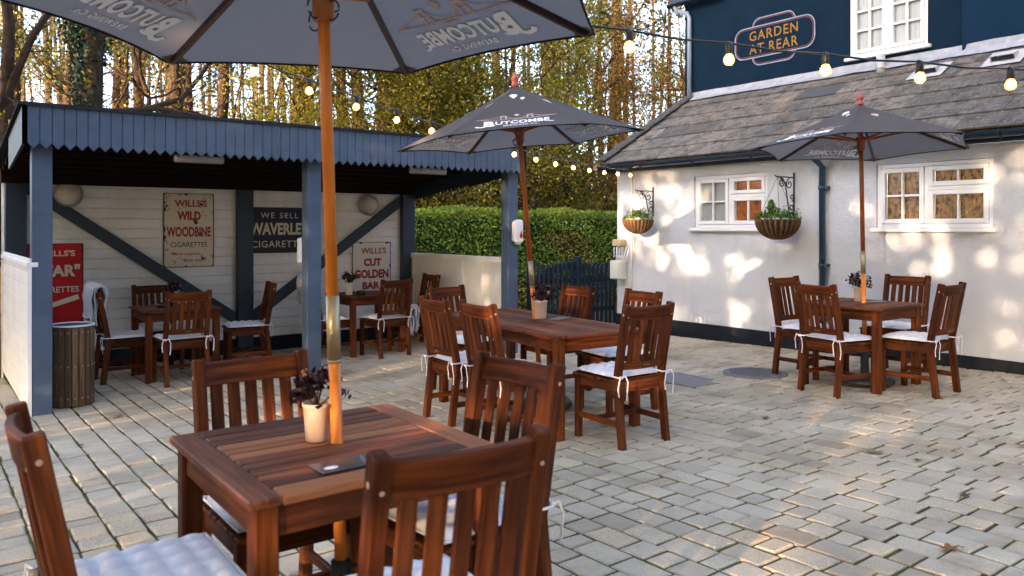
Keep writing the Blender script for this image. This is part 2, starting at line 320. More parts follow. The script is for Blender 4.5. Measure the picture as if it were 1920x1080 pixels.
def leaves(name, C, size, mat, parent=None, clump=None, up=None, bias=None, asp=.62, loc=(0, 0, 0), link_it=True, tone=None):
    """kite shaped leaves at centres C (N,3)"""
    C = np.asarray(C, float); N = len(C); d = rng.normal(size=(N, 3))
    if up is not None: d[:, 2] += up
    if bias is not None: d += np.array(bias)
    d /= np.linalg.norm(d, axis=1)[:, None]; q = rng.normal(size=(N, 3)); a = np.cross(d, q); a /= np.linalg.norm(a, axis=1)[:, None]; b = np.cross(d, a)
    s = (np.asarray(size) * rng.uniform(.6, 1.3, N))[:, None]
    V = np.stack([C - a * s * .5, C + b * s * asp * .5 + d * s * .10 - a * s * .05, C + a * s * .5, C - b * s * asp * .5 + d * s * .10 - a * s * .05], 1).reshape(-1, 3)
    me = bpy.data.meshes.new(name); me.vertices.add(4 * N); me.vertices.foreach_set('co', V.astype(np.float32).ravel())
    me.loops.add(4 * N); me.loops.foreach_set('vertex_index', np.arange(4 * N, dtype=np.int32)); me.polygons.add(N)
    me.polygons.foreach_set('loop_start', np.arange(0, 4 * N, 4, dtype=np.int32)); me.polygons.foreach_set('loop_total', np.full(N, 4, np.int32))
    me.materials.append(mat); me.update(calc_edges=True)
    t = rng.uniform(0, 1, N) if tone is None else np.clip(tone, 0, 1)
    gc = np.repeat(np.stack([t, rng.uniform(0, 1, N), rng.uniform(0, 1, N)], 1), 4, 0)
    at = me.attributes.new('gc', 'FLOAT_VECTOR', 'POINT'); at.data.foreach_set('vector', gc.astype(np.float32).ravel())
    cl = rng.uniform(0, 1, N) if clump is None else clump
    at = me.attributes.new('pt', 'FLOAT', 'POINT'); at.data.foreach_set('value', np.repeat(cl, 4).astype(np.float32))
    return link(name, me, parent, loc) if link_it else me
def text2d(body, size=1.0, bold=0.0, shear=0.0, spacing=1.0):
    cu = bpy.data.curves.new('t', 'FONT'); cu.body = body; cu.size = size; cu.offset = bold; cu.shear = shear; cu.space_character = spacing; cu.align_x = 'CENTER'; cu.resolution_u = 3
    o = bpy.data.objects.new('t', cu); COL.objects.link(o); dg = bpy.context.evaluated_depsgraph_get(); dg.update()
    me = bpy.data.meshes.new_from_object(o.evaluated_get(dg)); vs = [tuple(v.co[:2]) for v in me.vertices]; fs = [tuple(p.vertices) for p in me.polygons]
    bpy.data.objects.remove(o); bpy.data.curves.remove(cu); bpy.data.meshes.remove(me); return vs, fs
def fit(t, w=None, h=None, c=(0, 0)):
    vs, fs = t; xs = [v[0] for v in vs]; ys = [v[1] for v in vs]; x0, x1, y0, y1 = min(xs), max(xs), min(ys), max(ys)
    sx = w / (x1 - x0) if w else None; sy = h / (y1 - y0) if h else sx; sx = sx or sy
    return [((x - (x0 + x1) / 2) * sx + c[0], (y - (y0 + y1) / 2) * sy + c[1]) for x, y in vs], fs
def strip2d(pts, w, closed=False):
    n = len(pts); vs = []; fs = []
    for i in range(n):
        a = Vector(pts[i - 1] if (closed or i) else pts[0]); b = Vector(pts[(i + 1) % n] if (closed or i < n - 1) else pts[-1]); t = (b - a)
        t = t.normalized() if t.length else Vector((1, 0)); q = Vector((-t.y, t.x)) * w / 2; p = Vector(pts[i]); vs += [tuple(p + q), tuple(p - q)]
    for i in range(n if closed else n - 1): j = (i + 1) % n; fs.append((2 * i, 2 * i + 1, 2 * j + 1, 2 * j))
    return vs, fs
def rrect(w, h, r, n=6):
    out = []
    for cx, cy, a0 in ((w / 2 - r, h / 2 - r, 0), (-w / 2 + r, h / 2 - r, 90), (-w / 2 + r, -h / 2 + r, 180), (w / 2 - r, -h / 2 + r, 270)):
        for i in range(n + 1): a = R_(a0 + 90 * i / n); out.append((cx + r * math.cos(a), cy + r * math.sin(a)))
    return out

# ------------------------------------------------------------ ground and paving
def make_ground():
    xs = [-500, -150, -60, -30, -14] + list(np.linspace(-10, 16, 27)) + [22, 32, 60, 150, 500]; n = len(xs); vs = []; fs = []
    for y in xs:
        for x in xs: vs.append((x, y, gz(max(-12, min(16, x)), max(-6, min(14, y))) - .010))
    for j in range(n - 1):
        for i in range(n - 1): fs.append((j * n + i, j * n + i + 1, (j + 1) * n + i + 1, (j + 1) * n + i))
    o = MB().add(vs, fs, smooth=True).build('ground', GROUND); tag(o, 'soil, moss and leaf litter ground running out under the trees', 'ground', kind='structure')
make_ground()
def make_paving():
    vs = []; fs = []; pt = []
    rw = .158; x = -4.0; row = 0
    while x < 8.36:
        y = -3 + random.random() * .2
        while y < 10.12:
            L = random.choice([.118, .155, .155, .22, .235]) ; x1 = min(x + rw, 8.365); g_ = .0050 + random.random() * .0036
            j = lambda: random.uniform(-.004, .004)
            gy = .0058 + random.random() * .0036; ax, bx, ay, by = x + g_, x1 - g_, y + gy, y + L - gy; h = random.uniform(-.003, .0025); e = .009; k = len(vs)
            tx, ty = random.uniform(-.010, .010), random.uniform(-.010, .010)
            c = [(ax + j(), ay + j()), (bx + j(), ay + j()), (bx + j(), by + j()), (ax + j(), by + j())]; mx, my = (ax + bx) / 2, (ay + by) / 2
            for q, (dz, ins) in enumerate(((-.02, 0), (-.006, 0), (0, e))):
                for (px, py) in c:
                    sx = px - ins * (1 if px > mx else -1); sy = py - ins * (1 if py > my else -1)
                    z = gz(sx, sy) + dz + h + (px - mx) * tx + (py - my) * ty; vs.append((sx, sy, z))
            for r in range(2):
                for i in range(4): fs.append((k + r * 4 + i, k + r * 4 + (i + 1) % 4, k + r * 4 + 4 + (i + 1) % 4, k + r * 4 + 4 + i))
            fs.append((k + 8, k + 9, k + 10, k + 11)); pt += [min(1, max(0, random.gauss(.5, .24)))] * 12
            y += L
        x += rw; row += 1
    mb = MB(); mb.v = vs; mb.f = fs; mb.gc = vs; mb.pt = pt; mb.mi = [0] * len(fs); mb.sm = [False] * len(fs)
    tag(mb.build('paving', PAVER), 'grey tumbled block paving of the courtyard with mossy joints', 'paving', kind='structure')
make_paving()
def cover_round(x, y):
    t = thing('drain_cover', 'round dark cast iron drain cover set in the paving by the wall table', 'drain cover', (x, y, gz(x, y) + .004))
    mb = MB().lathe([(.0, .004), (.27, .004), (.275, .0), (.275, -.01)], 36)
    for i in range(-6, 7):
        for k in range(-6, 7):
            if i * i + k * k < 36: mb.box((i * .04 - .012, k * .04 - .012, .004), (i * .04 + .012, k * .04 + .012, .009), .002)
    mb.build('plate', MANH, t); MB().lathe([(.28, .006), (.31, .006), (.315, -.01)], 36).build('rim', MANH, t)
cover_round(6.63, 4.75)
t = thing('drain_cover', 'rectangular grey metal drain cover set in the paving behind the middle table', 'drain cover', (5.85, 4.98, gz(5.85, 4.98) + .004), R_(-3))
MB().box((-.2, -.28, -.012), (.2, .28, .004), .002).build('plate', CONC, t)
mb = MB()
for a, b in (((-.225, -.305), (.225, -.285)), ((-.225, .285), (.225, .305)), ((-.225, -.285), (-.205, .285)), ((.205, -.285), (.225, .285))): mb.box((a[0], a[1], -.012), (b[0], b[1], .006), .002)
mb.build('rim', MANH, t)

# ------------------------------------------------------------ pub building
XW, XU = 8.4, 10.0
def wall_openings(mb, X, y0, y1, z0, z1, ops, depth, mi=0):
    ys = sorted({y0, y1} | {v for o in ops for v in o[:2]}); zs = sorted({z0, z1} | {v for o in ops for v in o[2:]})
    for a, b in zip(ys, ys[1:]):
        for c, d in zip(zs, zs[1:]):
            if any(o[0] <= a and b <= o[1] and o[2] <= c and d <= o[3] for o in ops): continue
            mb.add([(X, b, c), (X, a, c), (X, a, d), (X, b, d)], [(0, 1, 2, 3)], mi=mi)
    for a, b, c, d in ops:
        D = X + depth
        mb.add([(X, a, c), (X, b, c), (D, b, c), (D, a, c), (X, a, d), (X, b, d), (D, b, d), (D, a, d)], [(0, 1, 2, 3), (4, 7, 6, 5), (0, 3, 7, 4), (1, 5, 6, 2)], mi=mi)
PUB = thing('pub_building', 'white and navy pub building with a stone slate lean-to roof', 'building', (0, 0, 0))
W1 = (5.845, 6.995, 1.455, 2.15); W2 = (3.275, 4.455, 1.455, 2.145)
mb = MB(); wall_openings(mb, XW, -2, 8.47, -.25, 2.29, [W1, W2], .09)
mb.add([(XW, 8.47, -.25), (14, 8.47, -.25), (14, 8.47, 2.6), (XW, 8.47, 2.29)], [(3, 2, 1, 0)])
mb.build('lower_wall', RENDER, PUB)
mb = MB(); mb.box((XW - .028, -2, -.3), (XW - .002, 8.475, .17), .004); mb.build('plinth', BLACKP, PUB)
UW = (4.645, 5.675, 3.74, 4.95)
mb = MB(); wall_openings(mb, XU, 4.22, 8.52, 3.3, 5.3, [UW], .08)
mb.add([(XU, 8.52, 2.2), (16, 8.52, 2.2), (16, 8.52, 5.3), (XU, 8.52, 5.3)], [(3, 2, 1, 0)])
mb.add([(XU, 8.52, 2.2), (XU, 8.52, 3.3), (XU, 8.0, 3.3), (XU, 8.0, 2.2)], [(0, 1, 2, 3)])
mb.build('upper_wall', NAVY, PUB)
MB().box((XU - .06, -2, 3.3), (XU + .3, 4.22, 5.3), .004).build('upper_wing_wall', NAVY2, PUB)
def pub_window(o, X, cols, split, panes, muntin=.022, sill=True, name='window', netmat=None):
    """o=(y0,y1,z0,z1); view left is y1"""
    y0, y1, z0, z1 = o; mb = MB(); fx0, fx1 = X + .022, X + .075; fr = .045
    L = lambda a, b, c, d, x0=fx0, x1=fx1: mb.box((x0, a, c), (x1, b, d), .004)
    L(y1 - fr, y1, z0, z1); L(y0, y0 + fr, z0, z1); L(y0 + fr, y1 - fr, z1 - fr, z1); L(y0 + fr, y1 - fr, z0, z0 + fr)
    ym = y1 - (y1 - y0) * split; L(ym - .022, ym + .022, z0 + fr, z1 - fr)
    cells = []
    def casement(a, b, c, d, nc, nr):
        sr = .047; x0, x1 = fx0 - .014, fx1 - .014
        L(b - sr, b, c, d, x0, x1); L(a, a + sr, c, d, x0, x1); L(a + sr, b - sr, d - sr, d, x0, x1); L(a + sr, b - sr, c, c + sr, x0, x1)
        ia, ib, ic, id_ = a + sr, b - sr, c + sr, d - sr
        for i in range(1, nc): y = ib - (ib - ia) * i / nc; L(y - muntin / 2, y + muntin / 2, ic, id_, x0 + .008, x1 - .006)
        for i in range(1, nr): z = ic + (id_ - ic) * i / nr; L(ia, ib, z - muntin / 2, z + muntin / 2, x0 + .010, x1 - .008)
        cells.append((ia, ib, ic, id_))
    casement(ym + .024, y1 - fr - .002, z0 + fr + .002, z1 - fr - .002, cols[0][0], cols[0][1])
    if len(cols) == 2: casement(y0 + fr + .002, ym - .024, z0 + fr + .002, z1 - fr - .002, cols[1][0], cols[1][1])
    else:
        zm = z0 + (z1 - z0) * .60; L(y0 + fr, ym - .022, zm - .02, zm + .02)
        casement(y0 + fr + .002, ym - .024, zm + .022, z1 - fr - .002, *cols[1]); casement(y0 + fr + .002, ym - .024, z0 + fr + .002, zm - .022, *cols[2])
    wn = mb.build(name, WHITEP, PUB)
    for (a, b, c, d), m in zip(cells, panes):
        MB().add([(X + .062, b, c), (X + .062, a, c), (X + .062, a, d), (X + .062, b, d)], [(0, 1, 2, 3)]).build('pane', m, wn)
    MB().box((X - .06, y0 - .05, z0 - .045), (X + .05, y1 + .05, z0 - .002), .008).build('sill', WHITEP, wn)
    return wn
tag(pub_window(W1, XW, [(2, 2), (2, 1), (2, 1)], .5, [G_GRY, G_ORA, G_ORA]), 'white window with grey left panes and orange right panes')
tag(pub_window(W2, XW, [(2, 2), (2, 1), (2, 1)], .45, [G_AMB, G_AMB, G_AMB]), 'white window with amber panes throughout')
tag(pub_window(UW, XU, [(2, 4), (2, 4)], .5, [G_NET, G_NET], .03), 'white upper window with net curtains behind small panes')
# lean-to roof
E0, T0 = Vector((8.16, 0, 2.405)), Vector((10.0, 0, 3.545)); SL = T0 - E0; SN = Vector((-SL.z, 0, SL.x)).normalized()
mb = MB(); mb.add([(E0.x, 8.56, E0.z - .03), (E0.x, -2, E0.z - .03), (T0.x, -2, T0.z - .03), (T0.x, 8.40, T0.z - .03)], [(0, 1, 2, 3)])
nrow = 6
for r in range(nrow):
    f0, f1 = r / nrow, (r + 1.18) / nrow; yl = 8.56 - .16 * f0; y = -2 - random.random() * .4
    while y < yl - .02:
        wd = random.uniform(.34, .62); y2 = min(y + wd, yl)
        if yl - y2 < .12: y2 = yl
        th = random.uniform(.009, .015); patch = (r == 4 and y < 5.85 < y2)
        a = E0 + SL * max(0, f0 - random.random() * .007 - .008 * (r == 0)); b = E0 + SL * min(1, f1); g2 = .0025
        q = [a + SN * (th + .012), b + SN * .006]; lo = [a + SN * .006, b - SN * .006]
        V = [(q[0].x, y + g2, q[0].z + random.uniform(-.002, .002)), (q[0].x, y2 - g2, q[0].z + random.uniform(-.004, .004)), (q[1].x, y2 - g2, q[1].z), (q[1].x, y + g2, q[1].z), (lo[0].x, y + g2, lo[0].z), (lo[0].x, y2 - g2, lo[0].z)]
        mb.add(V, [(1, 0, 3, 2), (0, 1, 5, 4), (0, 4, 3), (1, 2, 5)], mi=1 if patch else 0)
        y = y2
rf = mb.build('lean_to_roof', [SLATE, SLATE_N], PUB)
mb = MB()
for k in range(6):
    a = E0.lerp(T0, k / 6) + SN * (.05 + .012); b = E0.lerp(T0, (k + 1.05) / 6) + SN * .05; a.y = 8.56 - .16 * k / 6; b.y = 8.56 - .16 * (k + 1.05) / 6
    mb.sweep([a, b], .17, .05, SN, .02)
mb.build('hip_cap', HIPT, rf)
mb = MB(); mb.add([(E0.x, 8.58, E0.z), (T0.x, 8.44, T0.z), (12, 8.6, 3.5), (9.2, 9.0, 2.35)], [(0, 3, 2, 1)]); mb.build('hip_face', SLATE, rf)
mb = MB(); F0 = T0 + SN * .03
n = 44; vs = []; fs = []
for i in range(n + 1):
    y = -2 + (8.36 + 2) * i / n; d = random.uniform(.12, .15); p = F0 - SL.normalized() * d + SN * random.uniform(.0, .012)
    xw = XU - .012 if y > 4.22 else XU - .07
    vs += [(p.x, y, p.z), (xw - .005, y, F0.z + .015), (xw, y, F0.z + .075 + random.uniform(-.006, .006))]
for i in range(n): k = 3 * i; fs += [(k, k + 1, k + 4, k + 3), (k + 1, k + 2, k + 5, k + 4)]
mb.add(vs, fs).build('lead_flashing', LEAD, rf)
for vy, zf in ((4.43, .78), (3.62, .80)):
    c = E0 + SL * zf + SN * .03; s1 = SL.normalized(); mb = MB()
    P = lambda a, b, h: tuple(Vector((0, vy + a, 0)) + Vector((c.x, 0, c.z)) + s1 * b + SN * h)
    mb.add([P(-.2, -.2, .012), P(.2, -.2, .012), P(.2, .2, .004), P(-.2, .2, .004)], [(1, 0, 3, 2)])
    V = [P(-.12, -.10, .01), P(.12, -.10, .01), P(.09, .12, .01), P(-.09, .12, .01), P(-.12, -.10, .075), P(.12, -.10, .075), P(.09, .10, .03), P(-.09, .10, .03)]
    mb.add(V, [(5, 4, 7, 6), (0, 4, 7, 3), (1, 2, 6, 5), (2, 3, 7, 6)])
    mb.add([P(-.105, -.102, .02), P(.105, -.102, .02), P(.105, -.102, .062), P(-.105, -.102, .062)], [(0, 1, 2, 3)], mi=1)
    mb.build('roof_vent', [VENTG, BLACK], rf)
# vent stub pipe under the upper window
MB().tube([(9.86, 5.17, 3.42), (9.86, 5.17, 3.69)], .052, 14).tube([(9.86, 5.17, 3.50), (9.86, 5.17, 3.53)], .058, 14).build('vent_pipe', VENTG, PUB)
# eaves, gutters and pipes
MB().box((8.19, -2, 2.30), (8.215, 8.55, 2.375), .003).build('fascia_board', GUTT, PUB)
MB().box((8.215, -2, 2.29), (8.398, 8.5, 2.305), .002).build('soffit', BLACKP, PUB)
def half_gutter(x, z, y0, y1, r):
    mb = MB(); n = 10; vs = []; fs = []
    for y in (y0, y1):
        for i in range(n + 1): a = math.pi + math.pi * i / n; vs.append((x + r * math.cos(a), y, z + r * math.sin(a)))
        for i in range(n + 1): a = 2 * math.pi - math.pi * i / n; vs.append((x + (r - .006) * math.cos(a), y, z + (r - .006) * math.sin(a)))
    m = 2 * (n + 1)
    for i in range(m): fs.append((i, (i + 1) % m, m + (i + 1) % m, m + i))
    fs += [tuple(range(m - 1, -1, -1)), tuple(range(m, 2 * m))]; mb.add(vs, fs, smooth=False)
    y = y0 + .5
    while y < y1: mb.tube([(x - r * 1.08 * math.cos(a), y, z - r * 1.08 * math.sin(a)) for a in [math.pi * i / 10 for i in range(11)]], .008, 5); y += .92
    return mb
half_gutter(8.115, 2.375, -2, 8.55, .066).build('gutter', GUTT, PUB)
MB().tube([(8.1, 8.62, 2.36), (8.5, 8.72, 2.33), (9.2, 8.9, 2.28)], .05, 8).build('side_gutter', m_paint('brown_gutter', (.10, .055, .03), .4), PUB)
mb = MB().tube([(8.13, 5.07, 2.31), (8.2, 5.07, 2.24), (8.345, 5.07, 2.16), (8.345, 5.07, .05)], .036, 12)
for z in (1.92, 1.02, .4): mb.tube([(8.345, 5.07, z - .02), (8.345, 5.07, z + .02)], .044, 12).box((8.33, 5.0, z - .018), (8.398, 5.035, z + .018), .002)
mb.build('downpipe', PIPEB, PUB)
half_gutter(9.86, 5.13, 7.7, 8.75, .06).box((9.9, 7.7, 5.16), (10.0, 8.75, 5.3), .003).build('upper_gutter', GUTT, PUB)
MB().box((9.85, -2, 5.3), (16, 8.7, 5.36), .003).build('upper_eaves', BLACKP, PUB)
MB().tube([(9.86, 8.62, 5.09), (9.9, 8.6, 5.0), (9.94, 8.42, 4.94), (9.94, 8.38, 4.86), (9.94, 8.38, 3.5)], .036, 10).build('upper_downpipe', PALEB, PUB)
MB().tube([(8.38, 8.15, .35), (8.38, 8.15, 2.28)], .012, 8).tube([(8.38, 8.1, .95), (8.38, 8.1, 2.28)], .008, 6).build('conduit', WHITEP, PUB)
t = thing('meter_box', 'pale grey electric meter box low on the white wall corner', 'meter box', (8.30, 8.36, .83))
MB().box((-.06, -.11, -.14), (.09, .11, .14), .012).build('case', GREYP, t); MB().box((-.071, -.095, -.125), (-.061, .095, .125), .004).build('door', GREYP, t)
t = thing('junction_box', 'small beige junction box with white cables looping down', 'junction box', (8.33, 8.37, 1.235))
MB().box((-.05, -.09, -.05), (.06, .09, .05), .008).build('case', BEIGE, t)
mb = MB()
for i in range(4):
    y = -.09 + i * .055; mb.tube([(-.02, y, -.06), (-.025, y, -.16 - .02 * i), (-.01, y - .03, -.24 + .015 * i), (.02, y - .06, -.2), (.05, y - .08, -.06)], .007, 6)
mb.tube([(.0, .04, -.06), (.0, .05, -.26)], .009, 6).build('cable', WHITEP, t)

# wall sign
sg = thing('wall_sign', 'outlined sign on the navy wall lettered GARDEN AT REAR', 'sign', (XU - .006, 6.85, 4.24))
def on_wall(vs): return [(0, -x, y) for x, y in vs]
def sheet(name, shapes, mats, parent, fn):
    mb = MB()
    for (vs, fs), mi, d in shapes: mb.add(fn(vs, d), fs, mi=mi)
    return mb.build(name, mats, parent)
WS = lambda vs, d: [(-d, -x, y) for x, y in vs]
sheet('back_outline', [(strip2d(rrect(.72, .70, .13), .017, True), 0, .002), (strip2d(rrect(.675, .655, .11), .010, True), 1, .002)], [SIGNBL, SIGNRD], sg, WS)
pl = [(rrect(1.34, .46, .15), [tuple(range(28))])]
sheet('front_plate', [((rrect(1.33, .45, .15), [tuple(range(28))]), 2, .006), (strip2d(rrect(1.34, .46, .15), .018, True), 0, .009), (strip2d(rrect(1.29, .41, .13), .010, True), 1, .009)], [SIGNBL, SIGNRD, NAVY], sg, WS)
for tx, cy in (('GARDEN', .095), ('AT REAR', -.10)): sheet('lettering', [(fit(text2d(tx, 1, .012, 0, 1.15), .82, .145, (0, cy)), 0, .011)], OCHRE, sg, WS)

# hanging baskets on scroll brackets
def basket(y, L, r, seed, label, blabel, full=True, hgt=1.0):
    random.seed(seed); zt = 2.06 if full else 1.98; hz = 2.12
    b = thing('wall_bracket', blabel, 'bracket', (XW - .004, y, zt), 0, 'scroll brackets on the white wall'); mb = MB(); H = .50 if full else .36
    mb.beam((-.006, 0, -H), (-.006, 0, .06), .022, .012, (1, 0, 0), .002)
    def spiral(cx, cz, r0, turns, a0, sgn): return [(cx + (r0 * (1 - .75 * i / 26)) * math.cos(a0 + sgn * turns * 2 * math.pi * i / 26), 0, cz + (r0 * (1 - .75 * i / 26)) * math.sin(a0 + sgn * turns * 2 * math.pi * i / 26)) for i in range(27)]
    mb.tube([(0, 0, .0), (-L - .02, 0, .0), (-L - .05, 0, .012)], .008, 6)
    mb.tube([(-L + .05, 0, -.01)] + spiral(-L + .08, -.07, .06, 1.4, R_(90), -1), .007, 6)
    mb.tube([(-.10, 0, -.01)] + spiral(-.10, -.08, .065, 1.3, R_(90), 1), .007, 6)
    mb.tube([(-L + .06, 0, -.02), (-L * .55, 0, -.06), (-L * .42, 0, -H * .5), (-L * .34, 0, -H * .78), (-.09, 0, -H * .92)] + spiral(-.06, -H * .74, .055, 1.2, R_(-100), 1), .008, 6)
    mb.tube(spiral(-.05, -H * .48, .045, 1.2, R_(-90), 1), .007, 6)
    mb.build('scroll', IRON, b)
    zr = 1.545 if full else 1.565
    k = thing('hanging_basket', label, 'hanging basket', (XW - L, y, zr), 0, 'baskets hanging from the scroll brackets')
    mb = MB(); pr = [(r * math.cos(R_(a)) * (1.0), -r * .93 * hgt * math.sin(R_(a))) for a in range(0, 91, 10)]; mb.lathe([(max(.001, a), b_) for a, b_ in pr], 28); mb.build('bowl', BARKD, k); mb = MB()
    for i in range(24):
        a = 2 * math.pi * i / 24; mb.tube([(x * 1.012 * math.cos(a), x * 1.012 * math.sin(a), z) for x, z in pr[:-1]], [.017 - .0012 * q for q in range(len(pr) - 1)], 6)
    mb.tube([(r * 1.02 * math.cos(R_(a)), r * 1.02 * math.sin(R_(a)), 0) for a in range(0, 360, 12)], .011, 6, closed=True); mb.build('ribs', BASKW, k)
    MB().lathe([(.001, -.01), (r * .97, -.012)], 20).build('soil', BARKD, k)
    C = []
    for _ in range(700 if full else 480):
        a = random.uniform(0, 6.28); q = r * math.sqrt(random.random()) * 1.08; C.append((q * math.cos(a), q * math.sin(a), .012 + abs(random.gauss(0, .045)) + .05 * (1 - q / r)))
    if full:
        for _ in range(330): q = random.random(); C.append((random.gauss(-.02, .05 * (1.1 - q)), random.gauss(.07, .055 * (1.1 - q)), .05 + .19 * q))
    else:
        for _ in range(200): q = random.random(); C.append((random.gauss(0, .05), random.gauss(.0, .05), .04 + .10 * q))
    leaves('foliage', C, .034, L_BAS, k, up=.8)
    mb = MB()
    for i in range(3): a = 2 * math.pi * i / 3 + .5; mb.tube([(r * math.cos(a), r * math.sin(a), 0), (.0, 0, zt - zr + .0)], .0025, 4)
    mb.build('hanger_wire', IRON, k)
basket(7.737, .32, .205, 3, 'smaller slatted hanging basket lit by the sun near the wall corner', 'short black scroll bracket near the wall corner', False)
basket(5.467, .34, .245, 5, 'larger slatted hanging basket with tall green plants beside the window', 'tall black scroll bracket between the window and downpipe')

# ------------------------------------------------------------ open garden shelter
SH = thing('garden_shelter', 'blue and white open timber shelter with a zigzag fascia', 'shelter', (0, 0, 0))
YF, YB = 7.60, 10.15; PX = (.815, 3.215, 5.765)
for i, x in enumerate(PX): MB().box((x - .075, YF, gz(x, YF) - .05), (x + .075, YF + .15, 2.32), .006).build('post', BLUE, SH)
for x in (.83, 3.32, 5.70): MB().box((x - .10, YB - .12, gz(x, YB) - .05), (x + .10, YB - .022, 1.98), .006).build('post', BLUED, SH)
def fascia(x0, x1, y, zt, zb, n, th=.02):
    mb = MB(); bw = (x1 - x0) / n
    for i in range(n):
        a, b = x0 + bw * i + .0012, x0 + bw * (i + 1) - .0012; e = .004; tip = bw * .52; V = []
        for yy, q in ((y, e), (y + th, 0)):
            V += [(a + q, yy, zt), (b - q, yy, zt), (b - q, yy, zb + tip), ((a + b) / 2, yy, zb + q), (a + q, yy, zb + tip)]
        V += [(a, y + e, zt), (b, y + e, zt), (b, y + e, zb + tip), ((a + b) / 2, y + e, zb), (a, y + e, zb + tip)]
        fs = [(0, 4, 3, 2, 1)] + [(k, (k + 1) % 5, 10 + (k + 1) % 5, 10 + k) for k in range(5)] + [(10 + k, 10 + (k + 1) % 5, 5 + (k + 1) % 5, 5 + k) for k in range(5)] + [(5, 6, 7, 8, 9)]
        gc = [(v[2], v[0], v[1]) for v in V]; mb.add(V, fs, gc)
    return mb
fascia(.697, 5.83, 7.49, 2.455, 2.105, 58).build('zigzag_fascia', BLUE, SH)
MB().box((.68, 7.465, 2.457), (5.845, 7.53, 2.482), .004).build('fascia_cap', BLUE, SH)
RZ = lambda y: 2.455 + (2.12 - 2.455) * (y - 7.5) / (10.35 - 7.5)
for x in (.66, 5.865):
    mb = MB(); mb.add([(x, 7.49, RZ(7.49)), (x, 8.7, RZ(8.7)), (x, 8.7, RZ(8.7) - .31), (x, 7.49, 2.14), (x + .02, 7.49, RZ(7.49)), (x + .02, 8.7, RZ(8.7)), (x + .02, 8.7, RZ(8.7) - .31), (x + .02, 7.49, 2.14)], [(0, 1, 2, 3), (7, 6, 5, 4), (3, 2, 6, 7), (0, 4, 5, 1), (1, 5, 6, 2)])
    mb.build('side_fascia', BLUED, SH)  # deeper blue than the front fascia, shade put into the colour
mb = MB(); n = 28
for i in range(n):
    y0 = 7.55 + (10.2 - 7.55) * i / n; y1 = 7.55 + (10.2 - 7.55) * (i + 1) / n; zb = RZ(y0) - .33 + .04 * i / n
    mb.add([(5.80, y0, RZ(y0) - .03), (5.80, y1, RZ(y1) - .03), (5.80, y1, zb + .04), (5.80, (y0 + y1) / 2, zb - .01), (5.80, y0, zb + .04)], [(0, 1, 2, 3, 4)])
    mb.add([(5.815, y0, RZ(y0) - .03), (5.815, y1, RZ(y1) - .03), (5.815, y1, zb + .04), (5.815, (y0 + y1) / 2, zb - .01), (5.815, y0, zb + .04)], [(4, 3, 2, 1, 0)])
mb.build('side_zigzag', BLUED, SH)
mb = MB(); mb.add([(.63, 7.46, 2.484), (5.89, 7.46, 2.484), (5.89, 10.36, 2.125), (.63, 10.36, 2.125), (.63, 7.46, 2.462), (5.89, 7.46, 2.462), (5.89, 10.36, 2.10), (.63, 10.36, 2.10)], [(0, 1, 2, 3), (7, 6, 5, 4), (0, 4, 5, 1), (1, 5, 6, 2), (2, 6, 7, 3), (3, 7, 4, 0)])
mb.build('roof', m_paint('roof_felt', (.03, .03, .035), .9, .2, .3), SH)
mb = MB()
for i in range(9): y = 7.58 + i * .31; mb.box((.69, y, RZ(y) - .13), (5.79, y + .045, RZ(y) - .05), .003)
mb.box((.69, YB - .13, 1.94), (5.795, YB - .02, 2.09), .004); mb.box((.69, YF + .02, 2.2), (5.79, YF + .13, 2.33), .004)
mb.build('ceiling_joists', BROWNC, SH)
MB().add([(.69, 7.52, 2.44), (5.79, 7.52, 2.44), (5.79, 10.3, 2.10), (.69, 10.3, 2.10)], [(0, 1, 2, 3)]).build('ceiling', BROWNC, SH)
mb = MB(); bh = .118; z = .03
while z < 2.0: mb.beam((.72, YB, z + bh / 2), (5.76, YB, z + bh / 2), .022, bh - .006, (0, 0, 1), .004); z += bh
mb.add([(.72, YB + .012, -.3), (5.76, YB + .012, -.3), (5.76, YB + .012, 2.1), (.72, YB + .012, 2.1)], [(0, 1, 2, 3)]); mb.build('back_boards', WHITEB, SH)
MB().box((.72, YB - .02, -.30), (5.76, YB - .0115, .03), .002).build('dark_gap_strip', BLACKP, SH)  # black strip standing in for the dark gap below the boards
def brace(a, b): MB().beam(a, b, .05, .13, (0, 0, 1), .004).build('brace', BLUED, SH)
brace((.90, YB - .045, 1.93), (3.24, YB - .045, .28)); brace((5.62, YB - .045, 1.86), (3.40, YB - .045, .28))
mb = MB(); z = -.12; x = .73
while z < 1.10: mb.beam((x, YF + .01, z + .06), (x, YB + .03, z + .06), .022, .114, (0, 0, 1), .005); z += .12
mb.box((x + .012, YF + .06, -.15), (x + .03, YB, 1.10), .002)
mb.box((x - .022, YF - .006, -.15), (x + .010, YF + .045, 1.16), .003).box((x - .03, YF - .008, 1.125), (x + .055, YB + .04, 1.165), .004); mb.box((x - .022, YB - .0, -.2), (x + .01, YB + .05, 2.0), .003)
mb.build('side_boarding', WHITEB, SH)
mb = MB(); x = 5.77; mb.box((x - .01, YF + .16, -.2), (x + .012, YB, 1.03), .002).box((x - .045, YF + .152, 1.02), (x + .045, YB - .02, 1.09), .004)
for y in (YF + .19, 8.72, YB - .15): mb.box((x - .032, y - .028, -.15), (x - .0105, y + .028, 1.018), .003)
mb.build('side_panel', WHITEB, SH)
